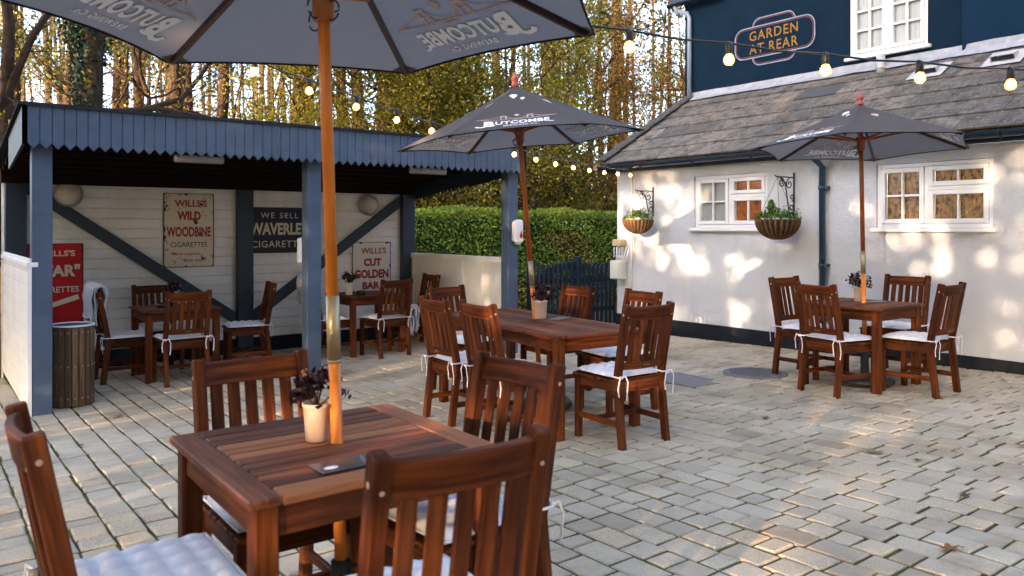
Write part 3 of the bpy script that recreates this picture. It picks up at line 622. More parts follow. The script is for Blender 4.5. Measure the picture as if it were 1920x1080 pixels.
# signs on the back wall (face -Y)
def wall_plate(name, label, x0, x1, z0, z1, mat, texts, mats, yy=None, extra=None):
    yy = YB - .026 if yy is None else yy
    t = thing(name, label, 'sign', ((x0 + x1) / 2, yy, (z0 + z1) / 2)); w_, h_ = x1 - x0, z1 - z0
    MB().box((-w_ / 2, -.004, -h_ / 2), (w_ / 2, .006, h_ / 2), .002).build('plate', mat, t)
    fn = lambda vs, d: [(x, -.004 - d, y) for x, y in vs]
    for tx, ww, hh, cx, cy, mi in texts: sheet('lettering', [(fit(tx, ww * w_, hh * h_, (cx * w_, cy * h_)), 0, .003)], mats[mi], t, fn)
    ed = [(strip2d([(-w_ / 2, -h_ / 2), (w_ / 2, -h_ / 2), (w_ / 2, h_ / 2), (-w_ / 2, h_ / 2)], .014, True), 0, .0015)]
    for _ in range(9):
        s_ = random.choice([0, 1, 2, 3]); q = random.uniform(-.5, .5); c = [(q * w_, h_ / 2), (q * w_, -h_ / 2), (w_ / 2, q * h_), (-w_ / 2, q * h_)][s_]; r = random.uniform(.012, .035)
        pts = [(max(-w_ / 2, min(w_ / 2, c[0] + r * random.uniform(.5, 1.1) * math.cos(k))), max(-h_ / 2, min(h_ / 2, c[1] + r * random.uniform(.5, 1.1) * math.sin(k)))) for k in np.arange(0, 6.28, .8)]
        ed.append(((pts, [tuple(range(len(pts)))]), 0, .0018))
    for cx, cy in ((-1, -1), (1, -1), (-1, 1), (1, 1)): ed.append((([(cx * w_ / 2, cy * h_ / 2), (cx * (w_ / 2 - .04), cy * h_ / 2), (cx * (w_ / 2 - .012), cy * (h_ / 2 - .012)), (cx * w_ / 2, cy * (h_ / 2 - .045))], [(0, 1, 2, 3) if cx * cy < 0 else (3, 2, 1, 0)]), 0, .0018))
    if extra: sheet('picture', extra, mats, t, fn)
    sheet('rust_edge', ed, [RUST], t, fn); return t
T2 = text2d
wall_plate('enamel_sign', "red enamel sign reading WILLS'S STAR CIGARETTES behind the wooden bin", .92, 1.485, .385, 1.275, EN_R,
    [(T2("WILLS'S", 1, .02), .62, .075, 0.05, .38, 0), (T2('"STAR"', 1, .04), .90, .155, 0, .16, 0), (T2('CIGARETTES', 1, .015), .86, .075, 0, -.08, 0)], [CREAML],
    extra=[(strip2d([(-.2, -.30), (.24, -.16)], .055), 0, .003)])
def px_back(u): r = (u - 960) / 1467; return (FW[0] + r * RT[0]) / (FW[1] + r * RT[1]) * (YB - .03)
wall_plate('enamel_sign', "rusty cream enamel sign reading WILLS'S WILD WOODBINE CIGARETTES", px_back(307), px_back(400), .975, 1.875, EN_C,
    [(T2("WILLS'S", 1, .03), .66, .095, .04, .37, 0), (T2('WILD', 1, .05), .48, .125, 0, .20, 0), (T2('WOODBINE', 1, .04), .90, .14, 0, -.02, 0), (T2('CIGARETTES', 1, .01), .74, .07, 0, -.195, 1), (T2('"More popular', 1, .01, .3), .62, .06, -.06, -.325, 2), (T2('than ever."', 1, .01, .3), .46, .05, .14, -.405, 2)], [REDL, DARKL, REDL])
wall_plate('enamel_sign', 'navy enamel sign reading WE SELL WAVERLEY CIGARETTES', px_back(464), px_back(582), 1.13, 1.72, EN_N,
    [(T2('WE SELL', 1, .005, 0, 1.25), .60, .12, 0, .33, 0), (T2('WAVERLEY', 1, .035), .93, .27, 0, .03, 0), (T2('CIGARETTES', 1, .005, 0, 1.1), .88, .15, 0, -.31, 0)], [CREAML])
wall_plate('enamel_sign', "pale enamel sign reading WILLS'S CUT GOLDEN BAR beside the corner post", px_back(661), px_back(732), .50, 1.25, EN_W,
    [(T2("WILLS'S", 1, .02), .66, .12, .05, .34, 0), (T2('CUT', 1, .05), .46, .15, .02, .12, 0), (T2('GOLDEN', 1, .05), .90, .17, 0, -.10, 0), (T2('BAR', 1, .05), .46, .14, -.02, -.32, 0)], [REDL])
def bulkhead(u, z, label):
    t = thing('bulkhead_lamp', label, 'lamp', (px_back(u), YB - .03, z), 0, 'round lamps on the shelter back wall')
    MB().lathe([(.0, 0), (.15, 0), (.155, .03), (.14, .045)], 28, axis=(0, -1, 0)).build('base', VENTG, t)
    MB().lathe([(.135, .03), (.128, .06), (.10, .09), (.055, .108), (.001, .115)], 28, axis=(0, -1, 0)).build('glass', LAMPG, t)
bulkhead(127, 1.84, 'round unlit frosted lamp above the red sign'); bulkhead(690, 1.78, 'round unlit frosted lamp above the pale sign')
def batten(u0, u1, label):
    f = lambda u: (FW[0] + (u - 960) / 1467 * RT[0]) / (FW[1] + (u - 960) / 1467 * RT[1]) * 7.56
    t = thing('batten_light', label, 'light fitting', ((f(u0) + f(u1)) / 2, 7.56, 2.10), 0, 'batten lights under the shelter roof'); L = (f(u1) - f(u0)) / 2
    MB().box((-L, -.02, -.045), (L, .03, .03), .012).build('diffuser', TUBEL, t); MB().box((-L + .06, -.01, .03), (L - .06, .02, .1), .004).build('base', BROWNC, t)
batten(326, 420, 'pale batten light under the fascia on the left half'); batten(768, 837, 'pale batten light under the fascia on the right half')
def dispenser(loc, rz, label, drop):
    t = thing('hand_gel_dispenser', label, 'dispenser', loc, rz)
    mb = MB(); mb.sweep([(0, -.045, -.14), (0, -.05, -.12), (0, -.055, .1), (0, -.045, .125)], .13, .09, (0, 1, 0), .018); mb.build('case', WHITEP, t)
    if drop:
        pts = [(.026 * math.cos(a), -.02 + .026 * math.sin(a)) for a in np.linspace(R_(150), R_(390), 12)] + [(0, .05)]
        sheet('red_drop', [((pts, [tuple(range(len(pts)))]), 0, 0)], [RED], t, lambda vs, d: [(x + .02, -.1025, y - .045) for x, y in vs])
    MB().box((-.03, -.085, -.165), (.03, -.03, -.142), .004).build('nozzle', GREYP, t)
dispenser((5.79, YF - .002, 1.42), 0, 'white hand gel dispenser with a red drop on the right post', True)
dispenser((3.188, YF + .152, 1.22), R_(180), 'white dispenser seen edge on behind the middle post', False)

# timber fence at far left and gate at the back
t = thing('board_fence', 'olive stained board fence beyond the shelter corner', 'fence', (0, 10.75, 0)); mb = MB(); x = -4.5
while x < .62: mb.box((x, -.01, -.25), (x + .12, .012, 1.7 + random.uniform(-.01, .01)), .003); x += .124
mb.build('boards', OLIVE, t); MB().box((-4.5, .013, 1.3), (.62, .06, 1.38), .003).box((-4.5, .013, .2), (.62, .06, .28), .003).build('rail', OLIVE, t)
t = thing('picket_gate', 'navy picket gate with a dipped top in front of the hedge', 'gate', (7.25, 9.05, gz(8, 9) - .02)); mb = MB()
for i in range(19):
    x = i * .092; q = abs((x - .42) / .42) if x < .85 else abs((x - 1.28) / .42); h = .97 + .10 * min(1, q) ** 2
    mb.add([(x - .028, -.01, .05), (x + .028, -.01, .05), (x + .028, -.01, h), (x, -.01, h + .05), (x - .028, -.01, h), (x - .028, .012, .05), (x + .028, .012, .05), (x + .028, .012, h), (x, .012, h + .05), (x - .028, .012, h)], [(0, 1, 2, 3, 4), (9, 8, 7, 6, 5)] + [(k, k + 5, (k + 1) % 5 + 5, (k + 1) % 5) for k in range(5)])
mb.build('pickets', GATEB, t)
mb = MB(); mb.box((-.04, .014, .25), (1.70, .05, .33), .003).box((-.04, .014, .72), (1.70, .05, .80), .003)
mb.sweep([(.02, .032, .55), (.10, .032, .74), (.25, .032, .88), (.45, .032, .96), (.7, .032, .99), (.84, .032, .99)], .036, .12, (0, 0, 1), .003); mb.build('rail', GATEB, t)
MB().box((.81, -.05, 0), (.91, .05, 1.13), .006).build('post', GATEB, t); MB().box((-.10, -.05, 0), (-.02, .05, 1.05), .006).build('post', GATEB, t)
t = thing('stub_fence', 'short brown wooden fence piece between the shelter and the navy gate', 'fence', (6.98, 9.35, gz(7, 9.3))); 
MB().box((-.16, -.03, 0), (-.08, .05, .80), .004).box((.06, -.03, 0), (.13, .05, .78), .004).build('post', BARKW, t); MB().box((-.2, -.055, .70), (.18, -.032, .80), .003).box((-.2, -.055, .3), (.18, -.032, .4), .003).build('rail', BARKW, t)
# hedge
def make_hedge():
    x0, x1, y0, y1, zt = 4.6, 17.0, 12.4, 13.5, 1.80
    t = thing('clipped_hedge', 'long clipped green hedge behind the shelter and gate', 'hedge', (0, 0, 0))
    mb = MB(); mb.box((x0, y0 + .14, -.4), (x1, y1 - .14, zt - .14), .05); mb.build('inner_twigs', m_paint('hedge_shade_green', (.03, .045, .012), .9, .4), t)
    N = 30000; C = np.stack([rng.uniform(x0, x1, N), y0 + np.abs(rng.normal(0, .07, N)), rng.uniform(-.3, zt, N)], 1)
    N2 = 11000; Tp = np.stack([rng.uniform(x0, x1, N2), rng.uniform(y0, y1, N2), zt - np.abs(rng.normal(0, .06, N2)) + .03], 1)
    lum = lambda P: .025 * np.sin(P[:, 0] * 7.1) + .03 * np.sin(P[:, 0] * 2.3 + P[:, 2] * 4) + .02 * np.sin(P[:, 2] * 11 + P[:, 0] * 3)
    C[:, 1] += lum(C); Tp[:, 2] += lum(Tp)
    A = np.concatenate([C, Tp]); tone = rng.uniform(0, .8, len(A)) + .22 * np.sin(A[:, 0] * 3.1 + 1.3 * np.sin(A[:, 2] * 3)) * .6 + np.where(A[:, 2] > zt - .1, .15, 0)
    brown = (np.sin(A[:, 0] * 2.1 + A[:, 2] * 3.3) + np.sin(A[:, 0] * .9 - A[:, 2] * 1.7) > 1.25) & (A[:, 2] < 1.35)
    tone = np.where(brown, rng.uniform(.75, 1.1, len(A)), np.clip(tone, 0, .86)); leaves('foliage', A, .055, L_HED, t, tone=tone, bias=(0, -1.2, .9))
make_hedge()

# ------------------------------------------------------------ teak chairs with tied cushions
def rake(z): return -.205 - .095 * max(0, (z - .44) / .51) ** 1.05 if z > .44 else -.255 + .05 * z / .44
def make_chair():
    t = thing('dining_chair', 'teak chair', 'chair')
    for s in (-1, 1):
        mb = MB(); mb.sweep([(s * .2, rake(z), z) for z in (-.02, .22, .44, .62, .78, .95)], .042, .052, (0, 1, 0), .005)
        for z in (.87,): mb.tube([(s * .2, rake(z) - .026, z), (s * .2, rake(z) - .0275, z)], .006, 8, mi=1)
        mb.tube([(s * .2205, rake(.885), .885), (s * .222, rake(.885), .885)], .008, 8, mi=1)
        mb.build('rear_leg', [TEAK, PLUG], t)
        MB().sweep([(s * .197, .195, -.02), (s * .197, .195, .425)], .045, .045, (0, 1, 0), .005).build('front_leg', TEAK, t)
    mb = MB(); mb.box((-.172, .185, .362), (.172, .207, .425), .003).box((-.178, -.215, .362), (.178, -.193, .43), .003)
    for s in (-1, 1): mb.box((s * .197 - .011, -.18, .362), (s * .197 + .011, .17, .425), .003)
    mb.build('seat_frame', TEAK, t)
    mb = MB()
    for i in range(7): y = -.185 + i * .061; mb.box((-.222, y, .4265), (.222, y + .054, .444), .004)
    mb.build('seat', TEAK, t)
    bow = lambda x, a=.03: -a * (1 - (x / .2) ** 2)
    xs = [-.185, -.12, -.06, 0, .06, .12, .185]
    def rail(z0, z1, th):
        zm = (z0 + z1) / 2; tl = (Vector((0, rake(z1), z1)) - Vector((0, rake(z0), z0))).normalized()
        return MB().sweep([(x, rake(zm) + bow(x), zm) for x in xs], th, z1 - z0, tl, .005)
    rail(.845, .935, .026).build('top_rail', TEAK, t); rail(.515, .565, .024).tube([(-.03, rake(.54) - .045, .54), (.03, rake(.54) - .045, .54)], .008, 6, mi=1).build('bottom_rail', [TEAK, PLAQ], t)
    for i in range(5):
        x = -.134 + i * .067; MB().sweep([(x, rake(z) + bow(x), z) for z in (.555, .66, .76, .855)], .046, .014, (0, 1, 0), .004).build('slat', TEAK, t)
    for s in (-1, 1): MB().beam((s * .198, .175, .155), (s * .198, -.215, .155), .02, .038, (0, 0, 1), .003).build('stretcher', TEAK, t)
    MB().beam((-.188, .02, .155), (.188, .02, .155), .02, .034, (0, 0, 1), .003).build('stretcher', TEAK, t)
    # quilted cushion
    n = 37; vs = []; gc = []; fs = []; q = 5
    for side in (1, -1):
        for j in range(n):
            for i in range(n):
                u, v = -1 + 2 * i / (n - 1), -1 + 2 * j / (n - 1); e = (1 - abs(u) ** 5) ** .45 * (1 - abs(v) ** 5) ** .45 if abs(u) < 1 and abs(v) < 1 else 0
                tuft = abs(math.sin((u + 1) / 2 * q * math.pi)) ** .55 * abs(math.sin((v + 1) / 2 * q * math.pi)) ** .55
                cr = 1 - .05 * (u * v) ** 4; h = e * (.013 + .022 * tuft) if side > 0 else -e * .012
                x, y = u * .213 * cr, v * .205 * cr + .008; vs.append((x, y, .466 + h)); gc.append((x, y, h))
    N = n * n
    for j in range(n - 1):
        for i in range(n - 1):
            a = j * n + i; fs.append((a, a + 1, a + n + 1, a + n)); fs.append((N + a, N + a + n, N + a + n + 1, N + a + 1))
    mb = MB().add(vs, fs, gc, smooth=True)
    mb.tube([(.213 * x, .205 * y + .008, .466) for x, y in [(a / 10, -1) for a in range(-10, 10)] + [(1, a / 10) for a in range(-10, 10)] + [(-a / 10, 1) for a in range(-10, 10)] + [(-1, -a / 10) for a in range(-10, 10)]], .005, 5, closed=True)
    cu = mb.build('cushion', CUSH, t)
    for s in (-1, 1):
        mb = MB(); y = rake(.47); X = s * .2; o = .031
        mb.tube([(s * .165, -.165, .468), (X - s * .03, y + .02, .478), (X - s * .028, y - .036, .474), (X + s * .03, y - .036, .472), (X + s * .03, y + .03, .474), (X - s * .01, y + .04, .47)], .0055, 5)
        k = Vector((X + s * .012, y - .04, .472))
        for a, b in ((.035, -.15), (-.03, -.12)):
            mb.sweep([k, k + Vector((a * .7, -.022, .012)), k + Vector((a * 1.2, -.026, -.03)), k + Vector((a * 1.25, -.018, b * .6)), k + Vector((a * 1.05, -.02, b))], .010, .004, (0, 1, 0), .001)
        mb.tube([k + Vector((0, -.006, .006)), k + Vector((.012, -.012, 0)), k + Vector((0, -.006, -.008)), k + Vector((-.012, -.012, 0))], .006, 5, closed=True)
        mb.build('tie', TIE, cu)
    return t
CH0 = make_chair(); first = [True]
def chair(x, y, rz, label, group):
    o = CH0 if first[0] else copy_tree(CH0); first[0] = False
    o.location = (x, y, gz(x, y)); o.rotation_euler = (0, 0, R_(rz)); tag(o, label, 'chair', group); return o
gN, gM, gRt, gL, gS = 'chairs round the nearest table', 'chairs round the long middle table', 'chairs round the table by the white wall', 'chairs round the left shelter table', 'chairs round the right shelter table'
chair(.51, 2.36, -90, 'nearest left chair cut by the frame, its white quilted cushion in full view', gN)
chair(1.03, 2.75, 180, 'chair facing the camera behind the nearest table and its purple plant', gN)
chair(1.465, 2.26, 96, 'chair on the right of the nearest table, back slats lit by low sun', gN)
chair(.985, 1.74, -5, 'nearest chair of all, its dark back filling the bottom centre', gN)
chair(3.43, 5.12, -93, 'leftmost chair of the long table, back turned with white tied cushion', gM)
chair(3.40, 4.50, -92, 'chair left of the long table, just behind the sunlit near chair', gM)
chair(4.06, 6.06, 189, 'plum toned chair at the far left end of the long table', gM)
chair(4.62, 5.48, 88, 'chair beyond the long table, standing in front of the navy gate', gM)
chair(4.48, 4.55, 82, 'chair right of the long table, half hidden behind the front chair', gM)
chair(3.865, 3.885, -2.3, 'front chair of the long table, back to camera with long white ties', gM)
chair(6.93, 4.34, 178, 'chair at the left end of the wall table, nearest the downpipe', gRt)
chair(6.45, 3.75, -102, 'front left chair of the wall table, dark back and white ties', gRt)
chair(6.89, 3.30, 1, 'front right chair of the wall table, seen from behind its right side', gRt)
chair(7.60, 3.86, 91, 'chair between the wall table and the white wall, under the amber window', gRt)
chair(1.73, 9.06, -88, 'left shelter chair with a grey blanket over its back', gL)
chair(2.13, 8.49, 3, 'shelter chair in front of the left table, back to the camera', gL)
chair(2.16, 9.50, 181, 'shelter chair behind the left table, under the cream sign', gL)
chair(3.02, 9.15, 80, 'shelter chair pulled out right of the left table, by the blue post', gL)
chair(4.58, 8.68, 4, 'shelter chair in front of the right table, by the pale sign', gS)
chair(5.24, 9.15, 86, 'shelter chair right of the right table, against the white panel', gS)
chair(4.04, 9.06, -90, 'shelter chair left of the right table, mostly behind the middle post', gS)

# ------------------------------------------------------------ tables
def table(x, y, W, L, rz, label, hole=True):
    """W along local x, L along local y; planks run along the longer side"""
    t = thing('garden_table', label, 'table', (x, y, gz(x, y)), R_(rz)); mb = MB(); a, b = W / 2, L / 2; bw = .088; z0, z1 = .714, .74
    swap = W > L + .001
    for s in (-1, 1):
        mb.box((s * (a - bw / 2) - bw / 2, -b, z0), (s * (a - bw / 2) + bw / 2, b, z1), .005)
        mb.box((-a + bw + .001, s * (b - bw / 2) - bw / 2, z0), (a - bw - .001, s * (b - bw / 2) + bw / 2, z1), .005)
    if L > W + .01:
        n = round((W - 2 * bw) / .06); q = (W - 2 * bw) / n
        for i in range(n): mb.box((-a + bw + i * q + .002, -b + bw + .002, z0 + .002), (-a + bw + (i + 1) * q - .002, b - bw - .002, z1 - .0015), .004)
    else:
        n = round((L - 2 * bw) / .06); q = (L - 2 * bw) / n
        for i in range(n): mb.box((-a + bw + .002, -b + bw + i * q + .002, z0 + .002), (a - bw - .002, -b + bw + (i + 1) * q - .002, z1 - .0015), .004)
    mb.build('tabletop', TEAK_T, t); mb = MB(); ia, ib = a - .045, b - .045
    for s in (-1, 1):
        mb.box((s * ia - .012, -ib + .034, .625), (s * ia + .012, ib - .034, .7135), .003); mb.box((-ia + .034, s * ib - .012, .625), (ia - .034, s * ib + .012, .7135), .003)
    mb.build('apron', TEAK, t)
    for sx in (-1, 1):
        for sy in (-1, 1): MB().sweep([(sx * (ia - .01), sy * (ib - .01), -.03), (sx * (ia - .01), sy * (ib - .01), .7135)], .066, .066, (0, 1, 0), .006).build('leg', TEAK, t)
    return t
table(1.07, 2.37, .82, .80, 0, 'nearest square teak table with a dark menu card and purple plant')
table(3.90, 4.90, .80, 1.78, -4, 'long teak table in the middle with six chairs')
table(6.87, 3.80, .80, .80, 0, 'square teak table in front of the white wall')
table(2.20, 8.95, .78, .76, 0, 'square teak table in the left half of the shelter')
table(4.54, 9.10, .78, .76, 0, 'square teak table in the right half of the shelter')

# ------------------------------------------------------------ umbrellas
def umbrella(bx, by, lean, leanang, R, zr, za, phi, logos, label, wood, wood2, nm_hub=True):
    """bx, by: pole where it meets the table top; zr/za are heights over the ground there"""
    g0 = gz(bx, by); U = Vector((math.cos(R_(leanang)) * math.sin(R_(lean)), math.sin(R_(leanang)) * math.sin(R_(lean)), math.cos(R_(lean))))
    q = Vector((0, 0, 1)).rotation_difference(U); ox, oy = bx - U.x * .74, by - U.y * .74
    t = thing('patio_umbrella', label, 'umbrella', (ox, oy, g0), 0, 'dark canvas umbrellas over the tables'); t.rotation_euler = q.to_euler()
    mb = MB(); mb.lathe([(0, .012), (.235, .012), (.245, .02), (.245, .045), (.225, .06), (.06, .075), (.034, .10), (.031, .36), (.001, .37)], 28); mb.tube([(0, 0, .33), (.06, 0, .33)], .007, 6); mb.build('base', STEELD, t)
    fz = 1.10 - g0 * 0
    p = MB().tube([(0, 0, .06), (0, 0, fz - .09)], .0195, 14).build('lower_pole', wood, t)
    MB().tube([(0, 0, fz - .095), (0, 0, fz + .115)], .0215, 16).tube([(0, 0, fz - .10), (0, 0, fz - .092)], .0225, 16).build('ferrule', BRASS, t)
    MB().tube([(0, 0, fz + .11), (0, 0, za + .02)], .0195, 14).build('upper_pole', wood2, t)
    zh = zr + .075
    mb = MB().lathe([(.021, zh - .10), (.034, zh - .095), (.036, zh - .03), (.046, zh - .02), (.046, zh + .02), (.03, zh + .03), (.021, zh + .035)], 16); mb.build('runner', wood2, t)
    mb = MB().lathe([(.021, za - .12), (.045, za - .115), (.045, za - .06), (.02, za - .05)], 16); mb.build('hub', wood2, t)
    MB().lathe([(.03, za - .005), (.032, za + .02), (.022, za + .03), (.030, za + .045), (.034, za + .058), (.026, za + .075), (.012, za + .085), (.013, za + .10), (.001, za + .112)], 16).build('finial', FINIAL, t)
    def surf(k, a, r):
        c0 = R_(phi + 60 * k); c1 = R_(phi + 60 * k + 60); m = 4 * a * (1 - a); r2 = r * (1 - .032 * m * r)
        x = (math.cos(c0) * (1 - a) + math.cos(c1) * a) * R * r2; y = (math.sin(c0) * (1 - a) + math.sin(c1) * a) * R * r2
        return Vector((x, y, za + (zr - za) * r2 ** .93 - .022 * m * math.sin(math.pi * min(1, r)) - .004 * m * math.sin(9 * r + k * 2)))
    vs = []; fs = []; gc = []; nr, na = 12, 10; mb = MB()
    for k in range(6):
        vs = []; fs = []; gc = []
        for i in range(nr + 1):
            for j in range(na + 1): r = max(.02, i / nr); v = surf(k, j / na, r); vs.append(v); gc.append((v.x, v.y, v.z))
        for i in range(nr):
            for j in range(na): a = i * (na + 1) + j; fs.append((a, a + na + 1, a + na + 2, a + 1))
        mb.add(vs, fs, gc, 0, True, .5)
    cn = mb.build('canopy', CANOPY, t)
    mb = MB(); rim = [surf(k, j / 8, 1.0) - Vector((0, 0, .003)) for k in range(6) for j in range(8)]; mb.tube(rim, .0045, 5, closed=True); mb.build('hem', HEM, cn)
    for k in range(6):
        c = R_(phi + 60 * k); e = Vector((math.cos(c), math.sin(c), 0)); A = surf(k, 0, .05) - Vector((0, 0, .05)); B = surf(k, 0, .97) - Vector((0, 0, .018)); Mi = surf(k, 0, .5) - Vector((0, 0, .034))
        rb = MB().sweep([A, Mi, B], .020, .026, (0, 0, 1), .003).build('rib', DARKW, t)
        MB().sweep([Vector((0, 0, zh)) + e * .04, surf(k, 0, .46) - Vector((0, 0, .046))], .014, .022, (0, 0, 1), .002).build('strut', wood2, rb)
        pk = [surf(k, 0, .93), surf(k, .07, .985), surf(k, 0, 1.0), surf(k - 1, .93, .985)]; MB().add([v - Vector((0, 0, .006)) for v in pk], [(0, 1, 2, 3)]).build('corner_pocket', CANOPY, cn)
    mb = MB()
    for i in range(5):
        a0 = random.uniform(0, 6.28); rr = random.uniform(.022, .036); cz = zh - .06 - random.uniform(0, .05); dx, dy = math.cos(a0) * .045, math.sin(a0) * .045
        mb.tube([(dx + rr * math.cos(b) * math.cos(a0), dy + rr * math.cos(b) * math.sin(a0), cz + rr * math.sin(b)) for b in np.linspace(0, 5.8, 14)], .003, 5)
    mb.tube([(.022, 0, zh - .07), (.06, .01, zh - .05)], .003, 5); mb.build('cord', IRON, t)
    # printed panels
    slope = math.hypot(R * .866, za - zr)
    def put(shapes, k, off):
        out = []
        for (vs, fs) in shapes:
            V = []
            for s, tt in vs:
                r = 1 - tt / slope; a = .5 + s / (R * max(.05, r)); P0 = surf(k, a, r); n = (surf(k, a + .01, r) - P0).cross(surf(k, a, r + .01) - P0).normalized(); n = -n if n.z < 0 else n
                V.append(P0 + n * off)
            out.append((V, fs))
        return out
    tx = []; big = fit(text2d('UTCOMBE', 1, .038, 0, 1.06), .40, .105, (.04, .165)); B_ = fit(text2d('B', 1, .05), .078, .145, (-.205, .158)); br = fit(text2d('BREWING Co.', 1, .02, 0, 1.15), .26, .036, (.03, .068))
    sw = strip2d([(-.225, .092), (-.255, .075), (-.285, .082), (-.30, .105)], .024); sw2 = strip2d([(-.225, .092), (-.20, .084), (-.16, .095)], .018); sw3 = strip2d([(.232, .118), (.255, .102), (.27, .108)], .016)
    white = [big, B_, br, sw, sw2, sw3]
    pk_ = []
    def pline(pts, w_=.006): pk_.append(strip2d(pts, w_))
    dy = .262
    for s in (-1, 1):
        for dx in (-.018, .018): pline([(s * .10 + dx * 1.2, dy), (s * .10 + dx * .8, dy + .085)], .010)
        pline([(s * .10 - .024, dy + .09), (s * .10 + .024, dy + .09)], .018); pline([(s * .10 - .018, dy + .045), (s * .10 + .018, dy + .045)], .008)
        pline([(s * .115, dy + .085), (s * .16, dy + .045), (s * .27, dy + .008)], .005); pline([(s * .10, dy - .008), (s * .24, dy + .003), (s * .30, dy)], .009)
    pline([(x, dy + .015 + .06 * (x / .085) ** 2) for x in np.linspace(-.085, .085, 11)], .006); pline([(-.11, dy), (.11, dy)], .007); pline([(-.03, dy - .018), (.04, dy - .022)], .008)
    for x in np.linspace(-.075, .075, 9): pline([(x, dy), (x, dy + .015 + .06 * (x / .085) ** 2)], .0025)
    def pin(cx, cy, s): 
        ring = [(cx + s * math.cos(a), cy + s * math.sin(a)) for a in np.linspace(R_(-30), R_(210), 12)] + [(cx, cy - s * 1.9)]
        return (ring, [tuple(range(len(ring)))])
    pk_.append(pin(.0, dy + .105, .020))
    for lk in logos:
        k = round((lk - 30 - phi) / 60) % 6
        mb = MB()
        for off in (.0055, -.0055):
            for V, fs in put(white, k, off): mb.add(V, fs, None, 0)
            for V, fs in put(pk_, k, off): mb.add(V, fs, None, 1)
        mb.build('printed_logo', [PRINTW, PRINTP], cn)
    for k in range(6):
        sh = [pin(-.02, slope * .80, .032), pin(.05, slope * .73, .019)] if k % 2 == round((logos[0] - 30 - phi) / 60) % 2 else [pin(.02, slope * .70, .034)]
        mb = MB()
        for V, fs in put(sh, k, .006): mb.add(V, fs, None, 0 if k % 2 else 1)
        mb.build('printed_balloons', [PRINTW, PRINTP], cn)
    return t
umbrella(1.075, 2.36, 1.8, 142.9, .985, 2.125, 2.56, 44.5, (14.5, 134.5, 254.5), 'nearest dark umbrella seen from below, its orange pole through the nearest table', POLEW, POLEW)
umbrella(3.99, 4.965, 5.0, 158, 1.0, 2.195, 2.635, 140.9, (230.9, 350.9, 110.9), 'middle dark umbrella over the long table, tilting left with its logo facing the camera', POLEW, POLED)
umbrella(6.90, 3.775, 2.7, 50, .985, 2.165, 2.575, 201.5, (171.5, 291.5, 51.5), 'dark umbrella over the wall table in front of the pub', POLEW, POLED)

# ------------------------------------------------------------ things on tables
def plant(x, y, z, s, label, seed, mat=POT, hot=.0):
    random.seed(seed); t = thing('potted_plant', label, 'plant', (x, y, z), 0, 'purple leaved plants in small pots')
    MB().lathe([(.0, .0), (.033 * s, 0), (.036 * s, .004), (.043 * s, .105 * s), (.046 * s, .108 * s), (.046 * s, .118 * s), (.040 * s, .118 * s), (.038 * s, .10 * s)], 24).build('pot', mat, t)
    MB().lathe([(.001, .10 * s), (.039 * s, .10 * s)], 16).build('soil', BARKD, t); C = []
    mb = MB()
    for _ in range(11):
        a = random.uniform(0, 6.28); e = random.uniform(.35, 1.4); L = random.uniform(.07, .145) * s; tip = Vector((math.cos(a) * math.cos(e) * L * .8, math.sin(a) * math.cos(e) * L * .8, .11 * s + math.sin(e) * L * .8))
        mb.tube([(0, 0, .1 * s), tip * .5 + Vector((0, 0, .06 * s)), tip], .0022, 4)
        for _ in range(22): C.append(tip + Vector((random.gauss(0, .017), random.gauss(0, .017), random.gauss(0, .015))) * s)
    mb.build('stem', BARKD, t); leaves('foliage', C, .026 * s, L_PUR, t, up=.6, asp=.75); return t
TZ = lambda x, y: gz(x, y) + .7402
plant(1.035, 2.425, TZ(1.07, 2.37), 1.05, 'purple leaved plant in a pinkish pot on the nearest table', 2)
plant(4.02, 4.93, TZ(3.9, 4.9), 1.25, 'dark purple plant in a pinkish pot on the long middle table', 4)
plant(6.99, 3.87, TZ(6.87, 3.8), 1.15, 'purple plant in a pinkish pot on the table by the white wall', 6)
plant(2.18, 9.02, TZ(2.2, 8.95), 1.1, 'dark plant on the left shelter table, half hidden by a chair', 8, BLACK)
plant(4.28, 9.05, TZ(4.54, 9.1), 1.25, 'dark leaved plant in a cream pot on the right shelter table', 10, POTW)
def card(x, y, z, rz, mat, label, det=True):
    t = thing('menu_card', label, 'menu', (x, y, z + .001), R_(rz)); MB().box((-.105, -.052, 0), (.105, .052, .003), .001).build('card', mat, t)
    if det:
        ov = [(-.065 + .022 * math.cos(a), -.018 + .014 * math.sin(a)) for a in np.linspace(0, 6.1, 18)]; sheet('white_oval', [((ov, [tuple(range(18))]), 0, 0)], WHITEL, t, lambda vs, d: [(x, y, .0042) for x, y in vs])
        sh = [(strip2d([(a, b), (c, b)], .007), 0, 0) for a, b, c in ((-.03, .03, .02), (-.035, .012, .03), (-.03, -.006, .02), (-.03, -.024, .035))]; sheet('gold_mark', sh, OCHRE, t, lambda vs, d: [(x, y, .0042) for x, y in vs])
        sheet('white_mark', [(strip2d([(.035, -.035), (.06, .04)], .010), 0, 0), (strip2d([(.075, .03), (.095, .03)], .012), 0, 0)], CARDG, t, lambda vs, d: [(x, y, .0042) for x, y in vs])
card(1.005, 2.125, TZ(1.07, 2.37), 2, CARD, 'dark printed menu card with a white oval on the nearest table')
card(4.13, 4.83, TZ(3.9, 4.9), 20, CARDG, 'grey card lying beside the plant on the long middle table', False)
card(7.07, 3.76, TZ(6.87, 3.8), -15, CARDG, 'grey card lying beside the plant on the wall table', False)
t = thing('ashtray', 'round black ashtray on the right shelter table', 'ashtray', (4.42, 8.98, TZ(4.54, 9.1))); MB().lathe([(0, .012), (.04, .012), (.052, .05), (.06, .05), (.058, 0), (0, 0)], 20).build('bowl', BLACK, t)
